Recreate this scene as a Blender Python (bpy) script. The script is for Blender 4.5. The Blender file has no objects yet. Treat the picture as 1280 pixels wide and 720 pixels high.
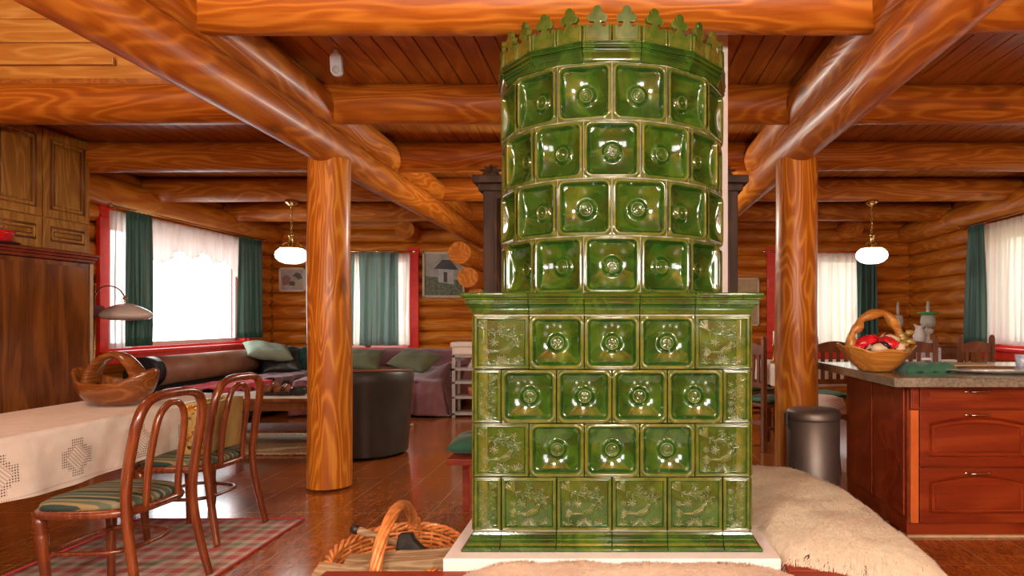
import bpy, bmesh, math, random
import numpy as np
from mathutils import Vector, Matrix, noise as mnoise
random.seed(7); rng = np.random.default_rng(7)
PI = math.pi; R = math.radians
SC = bpy.context.scene; COL = SC.collection
CAMH = 1.25; F = 830.0; VX = 765.0; VY = 400.0

# ------------------------------------------------------------------ materials
def new_mat(name):
    m = bpy.data.materials.new(name); m.use_nodes = True
    nt = m.node_tree; b = nt.nodes['Principled BSDF']
    return m, nt, b

class N:                                   # tiny node helper
    def __init__(s, nt): s.nt = nt
    def n(s, t, **kw):
        x = s.nt.nodes.new(t)
        for k, v in kw.items():
            if k in x.inputs.keys() if isinstance(k, str) else False: x.inputs[k].default_value = v
            else: setattr(x, k, v)
        return x
    def l(s, a, b): s.nt.links.new(a, b)
    def val(s, sock, v):
        if hasattr(v, 'is_output') or isinstance(v, bpy.types.NodeSocket): s.l(v, sock)
        else: sock.default_value = v
    def math(s, op, a, b=0.0, c=0.0):
        x = s.nt.nodes.new('ShaderNodeMath'); x.operation = op; x.use_clamp = op == 'SUBTRACT' and False
        s.val(x.inputs[0], a); s.val(x.inputs[1], b); s.val(x.inputs[2], c)
        return x.outputs[0]
    def coords(s, kind='Object'): return s.nt.nodes.new('ShaderNodeTexCoord').outputs[kind]
    def map(s, v, scale=(1, 1, 1), loc=(0, 0, 0), rot=(0, 0, 0)):
        x = s.nt.nodes.new('ShaderNodeMapping'); s.l(v, x.inputs['Vector'])
        s.val(x.inputs['Scale'], scale); s.val(x.inputs['Location'], loc); s.val(x.inputs['Rotation'], rot)
        return x.outputs[0]
    def noise(s, v, scale=5, detail=3, rough=.5, dist=0):
        x = s.nt.nodes.new('ShaderNodeTexNoise'); s.l(v, x.inputs['Vector'])
        x.inputs['Scale'].default_value = scale; x.inputs['Detail'].default_value = detail
        x.inputs['Roughness'].default_value = rough; x.inputs['Distortion'].default_value = dist
        return x.outputs['Fac']
    def ramp(s, f, stops, interp='LINEAR'):
        x = s.nt.nodes.new('ShaderNodeValToRGB'); s.l(f, x.inputs[0]); e = x.color_ramp
        e.interpolation = interp
        while len(e.elements) < len(stops): e.elements.new(.5)
        for i, (p, c) in enumerate(stops):
            e.elements[i].position = p; e.elements[i].color = (c[0], c[1], c[2], 1) if hasattr(c, '__len__') else (c, c, c, 1)
        return x.outputs[0]
    def mix(s, f, a, b, mode='MIX'):
        x = s.nt.nodes.new('ShaderNodeMix'); x.data_type = 'RGBA'; x.blend_type = mode
        s.val(x.inputs[0], f)
        for sock, v in ((x.inputs[6], a), (x.inputs[7], b)):
            if isinstance(v, bpy.types.NodeSocket): s.l(v, sock)
            else: sock.default_value = (v[0], v[1], v[2], 1)
        return x.outputs[2]
    def sep(s, v):
        x = s.nt.nodes.new('ShaderNodeSeparateXYZ'); s.l(v, x.inputs[0]); return x.outputs
    def bump(s, h, strength=.3, dist=.01):
        x = s.nt.nodes.new('ShaderNodeBump'); x.inputs['Strength'].default_value = strength
        x.inputs['Distance'].default_value = dist; s.l(h, x.inputs['Height']); return x.outputs[0]
    def rnd(s): return s.nt.nodes.new('ShaderNodeObjectInfo').outputs['Random']

def plain(name, c, rough=.5, metal=0, coat=0, var=.12, scale=12, bump=0, bscale=200, emis=0, spec=.5, sheen=0):
    m, nt, b = new_mat(name); k = N(nt); P = k.coords()
    f = k.noise(P, scale, 3)
    d = tuple(x * (1 - var) for x in c); e = tuple(min(1, x * (1 + var)) for x in c)
    k.l(k.ramp(f, [(.3, d), (.7, e)]), b.inputs['Base Color'])
    b.inputs['Roughness'].default_value = rough; b.inputs['Metallic'].default_value = metal
    b.inputs['Coat Weight'].default_value = coat; b.inputs['Specular IOR Level'].default_value = spec
    b.inputs['Sheen Weight'].default_value = sheen
    if bump: k.l(k.bump(k.noise(P, bscale, 2), bump, .004), b.inputs['Normal'])
    if emis:
        b.inputs['Emission Color'].default_value = (*c, 1); b.inputs['Emission Strength'].default_value = emis
    return m

def wood(name, dark, mid, light, rough=.35, coat=.25, rings=80, sc=1.0, knots=True, contrast=1.0, axis='X', big_w=.30, spec=.35):
    """grain runs along the local axis given"""
    m, nt, b = new_mat(name); k = N(nt); P = k.coords()
    A = (lambda a, c: (a, c, c)) if axis == 'X' else ((lambda a, c: (c, c, a)) if axis == 'Z' else (lambda a, c: (c, a, c)))
    off = k.n('ShaderNodeVectorMath', operation='MULTIPLY_ADD')
    cx = k.n('ShaderNodeCombineXYZ'); r = k.rnd(); k.l(r, cx.inputs[0]); k.l(r, cx.inputs[1]); k.l(r, cx.inputs[2])
    k.l(cx.outputs[0], off.inputs[0]); off.inputs[1].default_value = (31, 17, 23); k.l(P, off.inputs[2])
    V = off.outputs[0]
    n1 = k.noise(k.map(V, A(.55 * sc, 3.0 * sc)), 1.3, 2.0, .42, .5)
    fr = k.math('SINE', k.math('MULTIPLY', n1, rings))
    lines = k.math('POWER', k.math('MULTIPLY_ADD', fr, .5, .5), 2.2)
    fib = k.noise(k.map(V, A(3 * sc, 60 * sc)), 1.0, 3, .6)
    big = k.noise(k.map(V, A(.9, 3.0)), 1.5, 3, .55)
    t = k.math('ADD', k.math('MULTIPLY', lines, .26 * contrast), k.math('MULTIPLY', fib, .38))
    t = k.math('ADD', t, k.math('MULTIPLY', big, big_w))
    t = k.math('ADD', t, .40 - big_w * .5 - .19)
    c = k.ramp(t, [(.22, dark), (.44, mid), (.72, light)])
    if knots:
        vo = k.n('ShaderNodeTexVoronoi'); vo.inputs['Scale'].default_value = 1.0
        k.l(k.map(V, A(.9, 2.4)), vo.inputs['Vector'])
        kn = k.ramp(vo.outputs['Distance'], [(.05, 1), (.11, 0)])
        c = k.mix(k.math('MULTIPLY', kn, .7), c, tuple(x * .5 for x in dark))
    k.l(c, b.inputs['Base Color'])
    k.l(k.math('MULTIPLY_ADD', fib, .25, rough - .1), b.inputs['Roughness'])
    b.inputs['Specular IOR Level'].default_value = spec
    b.inputs['Coat Weight'].default_value = coat; b.inputs['Coat Roughness'].default_value = .22
    k.l(k.bump(k.math('ADD', k.math('MULTIPLY', fib, .5), k.math('MULTIPLY', lines, .35)), .35, .006), b.inputs['Normal'])
    return m

M = {}
M['log'] = wood('log_wood', (.235, .054, .004), (.405, .105, .007), (.58, .20, .020), rough=.42, coat=.08, spec=.25)
M['post'] = wood('post_wood', (.25, .060, .004), (.44, .120, .008), (.64, .245, .025), spec=.25, rings=110, rough=.38, contrast=1.2, coat=.15)
M['walllog'] = wood('wall_log_wood', (.33, .082, .006), (.55, .155, .011), (.70, .26, .028), rings=50, coat=.12)
M['ceil'] = wood('ceiling_board_wood', (.24, .070, .010), (.38, .122, .018), (.48, .18, .030), rings=50, knots=False, coat=.05)
M['pine'] = wood('pale_pine', (.40, .15, .022), (.58, .26, .045), (.70, .38, .09), rings=46)
M['cherry'] = wood('cherry_wood', (.12, .013, .003), (.20, .023, .004), (.27, .040, .007), rough=.32, coat=.2, rings=30, knots=False)
M['cherrylit'] = plain('cherry_lit', (.55, .12, .022), .3, coat=.3)  # brighter cherry copy; the lit look of the edge is painted into its colour
M['cab'] = wood('cabinet_wood', (.20, .075, .009), (.34, .14, .018), (.48, .22, .038), rings=70, coat=.1, knots=False, axis='Z', rough=.4)
M['veneer'] = wood('polished_veneer', (.05, .013, .003), (.15, .042, .007), (.27, .085, .014), rough=.14, coat=1.0, rings=26, knots=False, axis='Z', big_w=.7)
M['bent'] = wood('bentwood', (.09, .018, .005), (.15, .030, .007), (.22, .052, .011), rough=.22, coat=.7, rings=30, knots=False, sc=2, axis='Z')
M['dark'] = wood('dark_oak', (.022, .010, .005), (.045, .021, .010), (.085, .042, .020), rings=50, knots=False, axis='Z', rough=.55, coat=0)
M['chairw'] = wood('brown_chair_wood', (.11, .032, .010), (.19, .060, .018), (.27, .095, .03), rough=.4, coat=.15, rings=30, knots=False, axis='Z')
M['redbench'] = wood('red_bench_wood', (.17, .020, .007), (.27, .036, .011), (.34, .056, .015), rings=40, knots=False, coat=0, rough=.55)
M['bowlw'] = wood('carved_bowl_wood', (.11, .030, .007), (.19, .055, .011), (.28, .10, .022), rough=.2, coat=.7, rings=70, sc=1.6, knots=False)
M['bowlw2'] = wood('yellow_bowl_wood', (.30, .10, .015), (.44, .17, .026), (.58, .27, .05), rough=.35, coat=.3, rings=70, sc=2.0, knots=False)
M['fire'] = wood('firewood', (.14, .085, .04), (.28, .18, .09), (.44, .31, .17), rough=.85, coat=0, rings=60, sc=3, knots=False)
M['redpaint'] = plain('red_paint', (.82, .035, .02), .35, coat=.2)
M['white'] = plain('white_plaster', (.80, .76, .73), .8, var=.03, bump=.1)
M['plinth'] = plain('white_plinth', (.82, .78, .74), .5, var=.04)
M['brass'] = plain('brass', (.62, .42, .16), .25, metal=1)
M['steel'] = plain('brushed_steel', (.22, .20, .18), .5, metal=.85, var=.06)
M['chrome'] = plain('pewter_handle', (.55, .48, .38), .25, metal=1)
M['black'] = plain('black_plastic', (.015, .015, .015), .4)
M['plastic'] = plain('white_plastic', (.50, .51, .54), .4)
M['lens'] = plain('grey_lens', (.42, .42, .43), .3)
M['glassy'] = plain('lamp_opal_glass', (1, .94, .86), .3, emis=5, var=.0)
M['opaloff'] = plain('unlit_opal_glass', (.72, .58, .50), .2, coat=.5, var=.03)
M['mauve'] = plain('mauve_fabric', (.21, .080, .085), .85, bump=.3, sheen=.3)
M['drum'] = plain('mauve_lamp_drum', (.30, .13, .15), .8)
M['leather'] = plain('dark_grey_leather', (.040, .038, .030), .38, var=.2, scale=6, bump=.15, bscale=150)
M['brownleather'] = plain('brown_leather', (.26, .115, .06), .4, var=.2, scale=5, bump=.15)
M['blackleather'] = plain('black_leather', (.02, .02, .022), .35, bump=.1)
M['pillowg'] = plain('olive_pillow', (.125, .13, .052), .8, bump=.25, sheen=.2)
M['pillowl'] = plain('pale_green_pillow', (.24, .27, .18), .8, bump=.25)
M['velvet'] = plain('dark_green_velvet', (.012, .06, .045), .7, var=.3, sheen=.3)
M['redcloth'] = plain('red_blanket', (.55, .05, .06), .85, bump=.3)
M['greencush'] = plain('green_cushion', (.03, .13, .07), .85, bump=.3, sheen=.2)
M['linen'] = plain('white_linen', (.80, .72, .62), .9, var=.06, scale=40, bump=.15, bscale=500)
M['gold'] = plain('gold_paper', (.46, .33, .10), .3, metal=.3, coat=.4, var=.1)
M['goldshine'] = plain('gold_foil', (.85, .66, .25), .12, metal=1, bump=.8, bscale=60)
M['greymetal'] = plain('grey_shelf_paint', (.42, .39, .36), .5)
M['paper'] = plain('white_paper', (.72, .66, .60), .8)
M['redglass'] = plain('red_glass', (.55, .01, .015), .06, coat=1, var=.3, scale=30)
M['porcelain'] = plain('white_porcelain', (.80, .76, .70), .15, coat=.5, var=.02)
M['greenglass'] = plain('green_glass', (.08, .40, .12), .1, coat=.6)
M['clearglass'] = plain('pale_glass', (.50, .48, .40), .08, coat=.8)
M['wax'] = plain('candle_wax', (.85, .80, .70), .5)
def fur_mat(name, c):
    m, nt, b = new_mat(name); k = N(nt); P = k.coords(); nt.nodes.remove(b)
    col = k.ramp(k.noise(P, 45, 3), [(.3, tuple(x * .86 for x in c)), (.7, c)])
    d = k.n('ShaderNodeBsdfDiffuse'); t = k.n('ShaderNodeBsdfTranslucent'); k.l(col, d.inputs[0]); k.l(col, t.inputs[0])
    mx = k.n('ShaderNodeMixShader'); mx.inputs[0].default_value = .35; k.l(d.outputs[0], mx.inputs[1]); k.l(t.outputs[0], mx.inputs[2])
    k.l(mx.outputs[0], nt.nodes['Material Output'].inputs[0]); return m
M['fur1'] = fur_mat('cream_fleece', (.95, .86, .70))
M['fur2'] = fur_mat('peach_fleece', (.95, .80, .65))
M['wicker'] = plain('orange_wicker', (.62, .22, .055), .38, coat=.3, var=.3, scale=40)
M['iron'] = plain('blackened_iron', (.05, .05, .045), .5, metal=.6, var=.4, scale=25, bump=.4, bscale=60)
M['bread'] = plain('beige_parcel', (.68, .52, .34), .7)
M['redwrap'] = plain('red_foil_wrap', (.62, .015, .025), .18, coat=.8, var=.4, scale=25, bump=.5, bscale=40)
M['bluewhite'] = plain('blue_white_ware', (.48, .54, .66), .2, coat=.5, var=.35, scale=60)
M['traymetal'] = plain('pale_tray', (.55, .50, .42), .12, metal=.5, coat=.6)
M['board'] = plain('pale_chopping_board', (.55, .40, .22), .45)
M['grout'] = plain('grey_grout', (.27, .27, .20), .7, var=.2, scale=30)
M['rugcream'] = plain('cream_shag', (.52, .42, .26), .95, var=.35, scale=40, bump=1, bscale=90)
M['teal'] = None

def curtain_mat(name, c, rough=.45, tl=.18):
    m, nt, b = new_mat(name); k = N(nt); P = k.coords()
    f = k.noise(k.map(P, (20, 20, 1)), 1.5, 2)
    k.l(k.ramp(f, [(.3, tuple(x * .8 for x in c)), (.7, tuple(x * 1.2 for x in c))]), b.inputs['Base Color'])
    b.inputs['Roughness'].default_value = rough; b.inputs['Sheen Weight'].default_value = .3
    tr = k.n('ShaderNodeBsdfTranslucent'); tr.inputs[0].default_value = (*[x * 1.3 for x in c], 1)
    mx = k.n('ShaderNodeMixShader'); mx.inputs[0].default_value = tl
    k.l(b.outputs[0], mx.inputs[1]); k.l(tr.outputs[0], mx.inputs[2])
    k.l(mx.outputs[0], nt.nodes['Material Output'].inputs[0])
    return m
M['curtain'] = curtain_mat('dark_green_curtain', (.055, .15, .115), .4, .25)
M['teal'] = curtain_mat('teal_satin_curtain', (.34, .47, .43), .32, .4)

def sheer_mat(name, c, a):
    m, nt, b = new_mat(name); k = N(nt); nt.nodes.remove(b)
    d = k.n('ShaderNodeBsdfDiffuse'); d.inputs[0].default_value = (*c, 1)
    t = k.n('ShaderNodeBsdfTranslucent'); t.inputs[0].default_value = (*c, 1)
    tp = k.n('ShaderNodeBsdfTransparent')
    m1 = k.n('ShaderNodeMixShader'); m1.inputs[0].default_value = .55
    k.l(d.outputs[0], m1.inputs[1]); k.l(t.outputs[0], m1.inputs[2])
    m2 = k.n('ShaderNodeMixShader'); f = k.noise(k.map(k.coords(), (14, 14, .6)), 2, 2)
    k.l(k.math('MULTIPLY_ADD', f, .3, a - .15), m2.inputs[0])
    k.l(tp.outputs[0], m2.inputs[1]); k.l(m1.outputs[0], m2.inputs[2])
    k.l(m2.outputs[0], nt.nodes['Material Output'].inputs[0])
    return m
M['sheer'] = sheer_mat('white_sheer', (.86, .80, .76), .62); M['valance'] = sheer_mat('gathered_sheer', (.78, .69, .66), .93)

def glass_mat():
    m, nt, b = new_mat('window_glass'); k = N(nt); nt.nodes.remove(b)
    g = k.n('ShaderNodeBsdfGlossy'); g.inputs['Roughness'].default_value = .02
    tp = k.n('ShaderNodeBsdfTransparent'); tp.inputs[0].default_value = (.95, .97, .96, 1)
    lw = k.n('ShaderNodeLayerWeight'); fz = k.math('MULTIPLY_ADD', k.math('POWER', lw.outputs['Facing'], 5.0), .6, .03)
    mx = k.n('ShaderNodeMixShader'); k.l(fz, mx.inputs[0])
    k.l(tp.outputs[0], mx.inputs[1]); k.l(g.outputs[0], mx.inputs[2])
    k.l(mx.outputs[0], nt.nodes['Material Output'].inputs[0])
    return m
M['glass'] = glass_mat()

def glaze_mat(name, bright=1.0):
    """green lead glaze: pools dark green, runs thin and olive on rims and relief ('thin' attribute)"""
    m, nt, b = new_mat(name); k = N(nt); P = k.coords()
    off = k.n('ShaderNodeVectorMath', operation='MULTIPLY_ADD')
    cx = k.n('ShaderNodeCombineXYZ'); r = k.rnd(); k.l(r, cx.inputs[0]); k.l(r, cx.inputs[1]); k.l(r, cx.inputs[2])
    k.l(cx.outputs[0], off.inputs[0]); off.inputs[1].default_value = (13, 29, 7); k.l(P, off.inputs[2]); V = off.outputs[0]
    n = k.noise(V, 9, 3, .55, .8)
    at = k.n('ShaderNodeAttribute'); at.attribute_name = 'thin'
    base = k.ramp(n, [(.30, (.004, .030, .003)), (.48, (.012, .066, .005)), (.64, (.036, .108, .009)), (.80, (.115, .145, .013))])
    tone = k.mix(k.math('MULTIPLY', r, .45), base, (.008, .055, .010))
    olive = k.ramp(k.noise(V, 26, 2), [(.3, (.060, .10, .012)), (.7, (.155, .16, .026))])
    c = k.mix(k.math('MULTIPLY', k.math('MINIMUM', at.outputs['Fac'], 1.0), .72), tone, olive)
    c = k.mix(k.math('MAXIMUM', k.math('MULTIPLY', k.math('SUBTRACT', at.outputs['Fac'], 1.0), 1.6), 0.0), c, (.40, .42, .24))  # pale mix: specular highlight painted on relief ridge edges
    k.l(c, b.inputs['Base Color'])
    b.inputs['Roughness'].default_value = .10; b.inputs['IOR'].default_value = 1.58
    b.inputs['Coat Weight'].default_value = .45; b.inputs['Coat Roughness'].default_value = .03
    b.inputs['Coat IOR'].default_value = 1.7
    k.l(k.bump(k.noise(V, 16, 2), .10, .004), b.inputs['Normal'])
    return m
M['glaze'] = glaze_mat('green_glaze')

def floor_mat():
    m, nt, b = new_mat('burl_floor'); k = N(nt); P = k.coords()
    x, y, z = k.sep(P)[:3]
    n1 = k.noise(k.map(P, (14, 5, 1)), 2.2, 5, .65, 1.2)
    n2 = k.noise(P, 1.3, 2)
    t = k.math('ADD', k.math('MULTIPLY', n1, .75), k.math('MULTIPLY', n2, .25))
    c = k.ramp(t, [(.34, (.17, .042, .007)), (.50, (.33, .092, .013)), (.62, (.44, .14, .021)), (.76, (.60, .26, .06))])
    gx = k.math('ABSOLUTE', k.math('SUBTRACT', k.math('FRACT', k.math('MULTIPLY_ADD', x, 1 / .31, 100.78)), .5))
    gy = k.math('ABSOLUTE', k.math('SUBTRACT', k.math('FRACT', k.math('MULTIPLY_ADD', y, 1 / .93, 100.36)), .5))
    g = k.math('MAXIMUM', k.math('GREATER_THAN', gx, .4905), k.math('GREATER_THAN', gy, .4975))
    c = k.mix(k.math('MULTIPLY', g, .7), c, (.50, .30, .16))
    k.l(c, b.inputs['Base Color'])
    k.l(k.math('MULTIPLY_ADD', n1, .16, .12), b.inputs['Roughness'])
    b.inputs['Coat Weight'].default_value = .5; b.inputs['Coat Roughness'].default_value = .12
    k.l(k.bump(k.math('SUBTRACT', k.math('MULTIPLY', n1, .25), g), .15, .003), b.inputs['Normal'])
    return m
M['floor'] = floor_mat()

def plaid_mat():
    m, nt, b = new_mat('plaid_rug'); k = N(nt); P = k.coords(); x, y, z = k.sep(P)[:3]
    x = k.math('ADD', x, .02)
    def stripes(v, per, ph):
        f = k.math('FRACT', k.math('MULTIPLY_ADD', v, 1 / per, 50 + ph))
        return k.ramp(f, [(.0, (.52, .45, .35)), (.18, (.50, .045, .05)), (.38, (.46, .40, .30)), (.50, (.20, .22, .14)), (.64, (.55, .48, .38)), (.80, (.46, .07, .075))], 'CONSTANT')
    c = k.mix(.5, stripes(x, .26, .1), stripes(y, .30, .3))
    f = k.noise(P, 90, 2)
    c = k.mix(k.math('MULTIPLY', f, .35), c, (.30, .25, .20))
    k.l(c, b.inputs['Base Color']); b.inputs['Roughness'].default_value = .95
    k.l(k.bump(f, .5, .004), b.inputs['Normal'])
    return m
M['plaid'] = plaid_mat()
def stripe_mat():
    m, nt, b = new_mat('striped_seat_fabric'); k = N(nt); P = k.coords(); x, y, z = k.sep(P)[:3]
    f = k.math('FRACT', k.math('MULTIPLY_ADD', y, 1 / .16, 10.2))
    c = k.ramp(f, [(0, (.22, .20, .11)), (.12, (.02, .05, .04)), (.26, (.27, .23, .12)), (.34, (.06, .10, .06)), (.54, (.20, .19, .10)), (.62, (.016, .045, .036)), (.82, (.28, .20, .08)), (.9, (.09, .12, .07))], 'CONSTANT')
    k.l(c, b.inputs['Base Color']); b.inputs['Roughness'].default_value = .75
    k.l(k.bump(k.noise(P, 300, 2), .3, .003), b.inputs['Normal'])
    return m
M['stripe'] = stripe_mat()
def cloth_mat():
    """white linen with drawn-thread stepped crosses along both hanging sides"""
    m, nt, b = new_mat('embroidered_linen'); k = N(nt); P = k.coords(); x, y, z = k.sep(P)[:3]
    u = k.math('SUBTRACT', k.math('FRACT', k.math('MULTIPLY_ADD', y, 1 / .42, 10.45)), .5); u = k.math('ABSOLUTE', k.math('MULTIPLY', u, .42))
    v = k.math('ABSOLUTE', k.math('ADD', z, .155))
    def box(a, bb): return k.math('MULTIPLY', k.math('LESS_THAN', u, a), k.math('LESS_THAN', v, bb))
    cr = k.math('MAXIMUM', box(.092, .038), box(.038, .092)); cr = k.math('MAXIMUM', cr, box(.058, .058))
    inn = k.math('LESS_THAN', k.math('ADD', u, v), .066)
    ring = k.math('MULTIPLY', cr, k.math('SUBTRACT', 1, inn))
    dots = k.math('MULTIPLY', k.math('GREATER_THAN', k.math('SINE', k.math('MULTIPLY', y, 520)), -.3), k.math('GREATER_THAN', k.math('SINE', k.math('MULTIPLY', z, 520)), -.3))
    dia = k.math('MULTIPLY', inn, k.math('GREATER_THAN', k.math('SINE', k.math('MULTIPLY', k.math('ADD', y, z), 300)), .55))
    hem = k.math('LESS_THAN', k.math('ABSOLUTE', k.math('ADD', z, .262)), .004)
    hem = k.math('MULTIPLY', hem, k.math('GREATER_THAN', k.math('SINE', k.math('MULTIPLY', y, 600)), 0))
    pat = k.math('MAXIMUM', k.math('MULTIPLY', ring, dots), k.math('MULTIPLY', dia, .5)); pat = k.math('MAXIMUM', pat, k.math('MULTIPLY', hem, .4))
    side = k.math('LESS_THAN', z, -.012)
    pat = k.math('MULTIPLY', pat, side)
    n = k.noise(P, 14, 3)
    c = k.mix(pat, k.ramp(n, [(.3, (.72, .63, .53)), (.7, (.80, .72, .62))]), (.16, .11, .07))
    k.l(c, b.inputs['Base Color']); b.inputs['Roughness'].default_value = .9
    k.l(k.bump(k.noise(P, 9, 2), .4, .02), b.inputs['Normal'])
    return m
M['cloth'] = cloth_mat()
def granite_mat():
    m, nt, b = new_mat('speckled_worktop'); k = N(nt); P = k.coords()
    f = k.noise(P, 60, 4, .7); g = k.noise(P, 6, 3)
    c = k.ramp(k.math('ADD', k.math('MULTIPLY', f, .6), k.math('MULTIPLY', g, .4)), [(.35, (.09, .082, .06)), (.5, (.19, .17, .125)), (.66, (.30, .265, .19))])
    k.l(c, b.inputs['Base Color']); b.inputs['Roughness'].default_value = .16; b.inputs['Coat Weight'].default_value = .4
    return m
M['granite'] = granite_mat()
def art_mat(name, stops, scale):
    m, nt, b = new_mat(name); k = N(nt); P = k.coords()
    k.l(k.ramp(k.noise(P, scale, 4, .6, .5), stops), b.inputs['Base Color']); b.inputs['Roughness'].default_value = .7
    return m
M['artsky'] = art_mat('pale_sketch_paper', [(.3, (.30, .30, .24)), (.6, (.46, .44, .36)), (.8, (.36, .38, .36))], 5)
M['artground'] = plain('sketch_ground', (.16, .18, .11), .7, var=.4, scale=20)
M['arthouse'] = plain('sketch_house_wall', (.50, .50, .46), .7)
M['artroof'] = plain('sketch_dark_roof', (.09, .085, .075), .7)
M['artdark'] = plain('sketch_dark_patch', (.13, .12, .08), .7)
M['arttan'] = plain('sketch_tan_patch', (.52, .38, .22), .7)
M['artred'] = plain('sketch_rust_patch', (.30, .16, .13), .7)
M['artmauve'] = art_mat('mauve_sketch_paper', [(.3, (.34, .29, .33)), (.7, (.50, .42, .42))], 8)
M['mat_cream'] = plain('cream_frame', (.66, .52, .34), .5)
# ------------------------------------------------------------------ geometry helpers
class G:
    """collects shapes, then links them as ONE mesh object"""
    def __init__(s): s.v = []; s.f = []; s.sm = []; s.attr = None
    def add(s, verts, faces, smooth=False, mat=None):
        o = len(s.v)
        if mat is not None: verts = [mat @ Vector(v) for v in verts]
        s.v += [tuple(v) for v in verts]; s.f += [tuple(i + o for i in f) for f in faces]
        s.sm += [smooth] * len(faces); return s
    def box(s, a, b, bev=0.0, mat=None):
        x0, y0, z0 = a; x1, y1, z1 = b
        x0, x1 = min(x0, x1), max(x0, x1); y0, y1 = min(y0, y1), max(y0, y1); z0, z1 = min(z0, z1), max(z0, z1)
        bev = min(bev, (x1 - x0) * .45, (y1 - y0) * .45, (z1 - z0) * .45)
        if bev <= 0:
            v = [(x, y, z) for x in (x0, x1) for y in (y0, y1) for z in (z0, z1)]
            f = [(0, 1, 3, 2), (4, 6, 7, 5), (0, 4, 5, 1), (2, 3, 7, 6), (0, 2, 6, 4), (1, 5, 7, 3)]
            return s.add(v, f, False, mat)
        bm = bmesh.new(); bmesh.ops.create_cube(bm, size=1)
        for v in bm.verts: v.co = Vector(((x0 + x1) / 2 + v.co.x * (x1 - x0), (y0 + y1) / 2 + v.co.y * (y1 - y0), (z0 + z1) / 2 + v.co.z * (z1 - z0)))
        bmesh.ops.bevel(bm, geom=bm.edges[:], offset=bev, segments=2, affect='EDGES', profile=.6)
        bm.verts.index_update()
        s.add([v.co.copy() for v in bm.verts], [[v.index for v in f.verts] for f in bm.faces], False, mat); bm.free(); return s
    def tube(s, pts, r, seg=10, cap=True, mat=None, closed=False):
        pts = [Vector(p) for p in pts]; n = len(pts); rr = r if hasattr(r, '__len__') else [r] * n
        v = []; up = None
        for i, p in enumerate(pts):
            if closed: t = (pts[(i + 1) % n] - pts[i - 1])
            else: t = pts[min(i + 1, n - 1)] - pts[max(i - 1, 0)]
            t = t.normalized() if t.length > 1e-9 else Vector((0, 0, 1))
            if up is None:
                up = Vector((0, 0, 1)) if abs(t.z) < .9 else Vector((1, 0, 0))
            a = (up - t * up.dot(t)); a = a.normalized() if a.length > 1e-6 else t.orthogonal().normalized(); up = a
            bb = t.cross(a)
            for j in range(seg):
                an = 2 * PI * j / seg; v.append(p + (a * math.cos(an) + bb * math.sin(an)) * rr[i])
        f = []
        for i in range(n if closed else n - 1):
            i2 = (i + 1) % n
            for j in range(seg): f.append((i * seg + j, i * seg + (j + 1) % seg, i2 * seg + (j + 1) % seg, i2 * seg + j))
        s.add(v, f, True, mat)
        if cap and not closed:
            s.add(v[:seg], [tuple(range(seg))[::-1]], False, mat); s.add(v[-seg:], [tuple(range(seg))], False, mat)
        return s
    def lathe(s, prof, seg=32, mat=None, sx=1, sy=1, smooth=True):
        v = []; n = len(prof)
        for r, z in prof:
            for j in range(seg):
                a = 2 * PI * j / seg; v.append((r * math.cos(a) * sx, r * math.sin(a) * sy, z))
        f = [(i * seg + j, i * seg + (j + 1) % seg, (i + 1) * seg + (j + 1) % seg, (i + 1) * seg + j) for i in range(n - 1) for j in range(seg)]
        s.add(v, f, smooth, mat)
        if prof[0][0] > 1e-4: s.add(v[:seg], [tuple(range(seg))[::-1]], False, mat)
        if prof[-1][0] > 1e-4: s.add(v[-seg:], [tuple(range(seg))], False, mat)
        return s
    def prism(s, poly, y0, y1, mat=None, smooth=False):
        """poly in XZ, extruded in Y"""
        n = len(poly); v = [(x, y0, z) for x, z in poly] + [(x, y1, z) for x, z in poly]
        f = [tuple(range(n)), tuple(range(2 * n - 1, n - 1, -1))] + [(i + n, (i + 1) % n + n, (i + 1) % n, i) for i in range(n)]
        return s.add(v, f, smooth, mat)
    def grid(s, fn, nu, nv, smooth=True, mat=None, thick=None):
        v = [fn(i / nu, j / nv) for i in range(nu + 1) for j in range(nv + 1)]
        w = nv + 1
        f = [(i * w + j, (i + 1) * w + j, (i + 1) * w + j + 1, i * w + j + 1) for i in range(nu) for j in range(nv)]
        return s.add(v, f, smooth, mat)
    def ball(s, c, r, seg=16, rings=10, sc=(1, 1, 1), mat=None, warp=0, seed=0):
        v = []
        for i in range(rings + 1):
            th = PI * i / rings
            for j in range(seg):
                a = 2 * PI * j / seg; d = Vector((math.sin(th) * math.cos(a), math.sin(th) * math.sin(a), math.cos(th)))
                q = 1 + (warp * mnoise.noise(d * 2.2 + Vector((seed, seed, 0))) if warp else 0)
                v.append((c[0] + d.x * r * sc[0] * q, c[1] + d.y * r * sc[1] * q, c[2] + d.z * r * sc[2] * q))
        f = [(i * seg + j, (i + 1) * seg + j, (i + 1) * seg + (j + 1) % seg, i * seg + (j + 1) % seg) for i in range(rings) for j in range(seg)]
        return s.add(v, f, True, mat)
    def mesh(s, name):
        me = bpy.data.meshes.new(name); me.from_pydata(s.v, [], s.f); me.update()
        me.polygons.foreach_set('use_smooth', s.sm)
        return me
    def obj(s, name, m, parent=None, loc=(0, 0, 0), rot=(0, 0, 0), recalc=True, thick=0, subsurf=0, label=None):
        me = s.mesh(name)
        if recalc:
            bm = bmesh.new(); bm.from_mesh(me); bmesh.ops.remove_doubles(bm, verts=bm.verts, dist=1e-6)
            bmesh.ops.recalc_face_normals(bm, faces=bm.faces); bm.to_mesh(me); bm.free()
        me.materials.append(m); o = bpy.data.objects.new(name, me); COL.objects.link(o)
        o.location = loc; o.rotation_euler = rot
        if parent: o.parent = parent
        if thick:
            md = o.modifiers.new('thickness', 'SOLIDIFY'); md.thickness = thick; md.offset = 0
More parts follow.
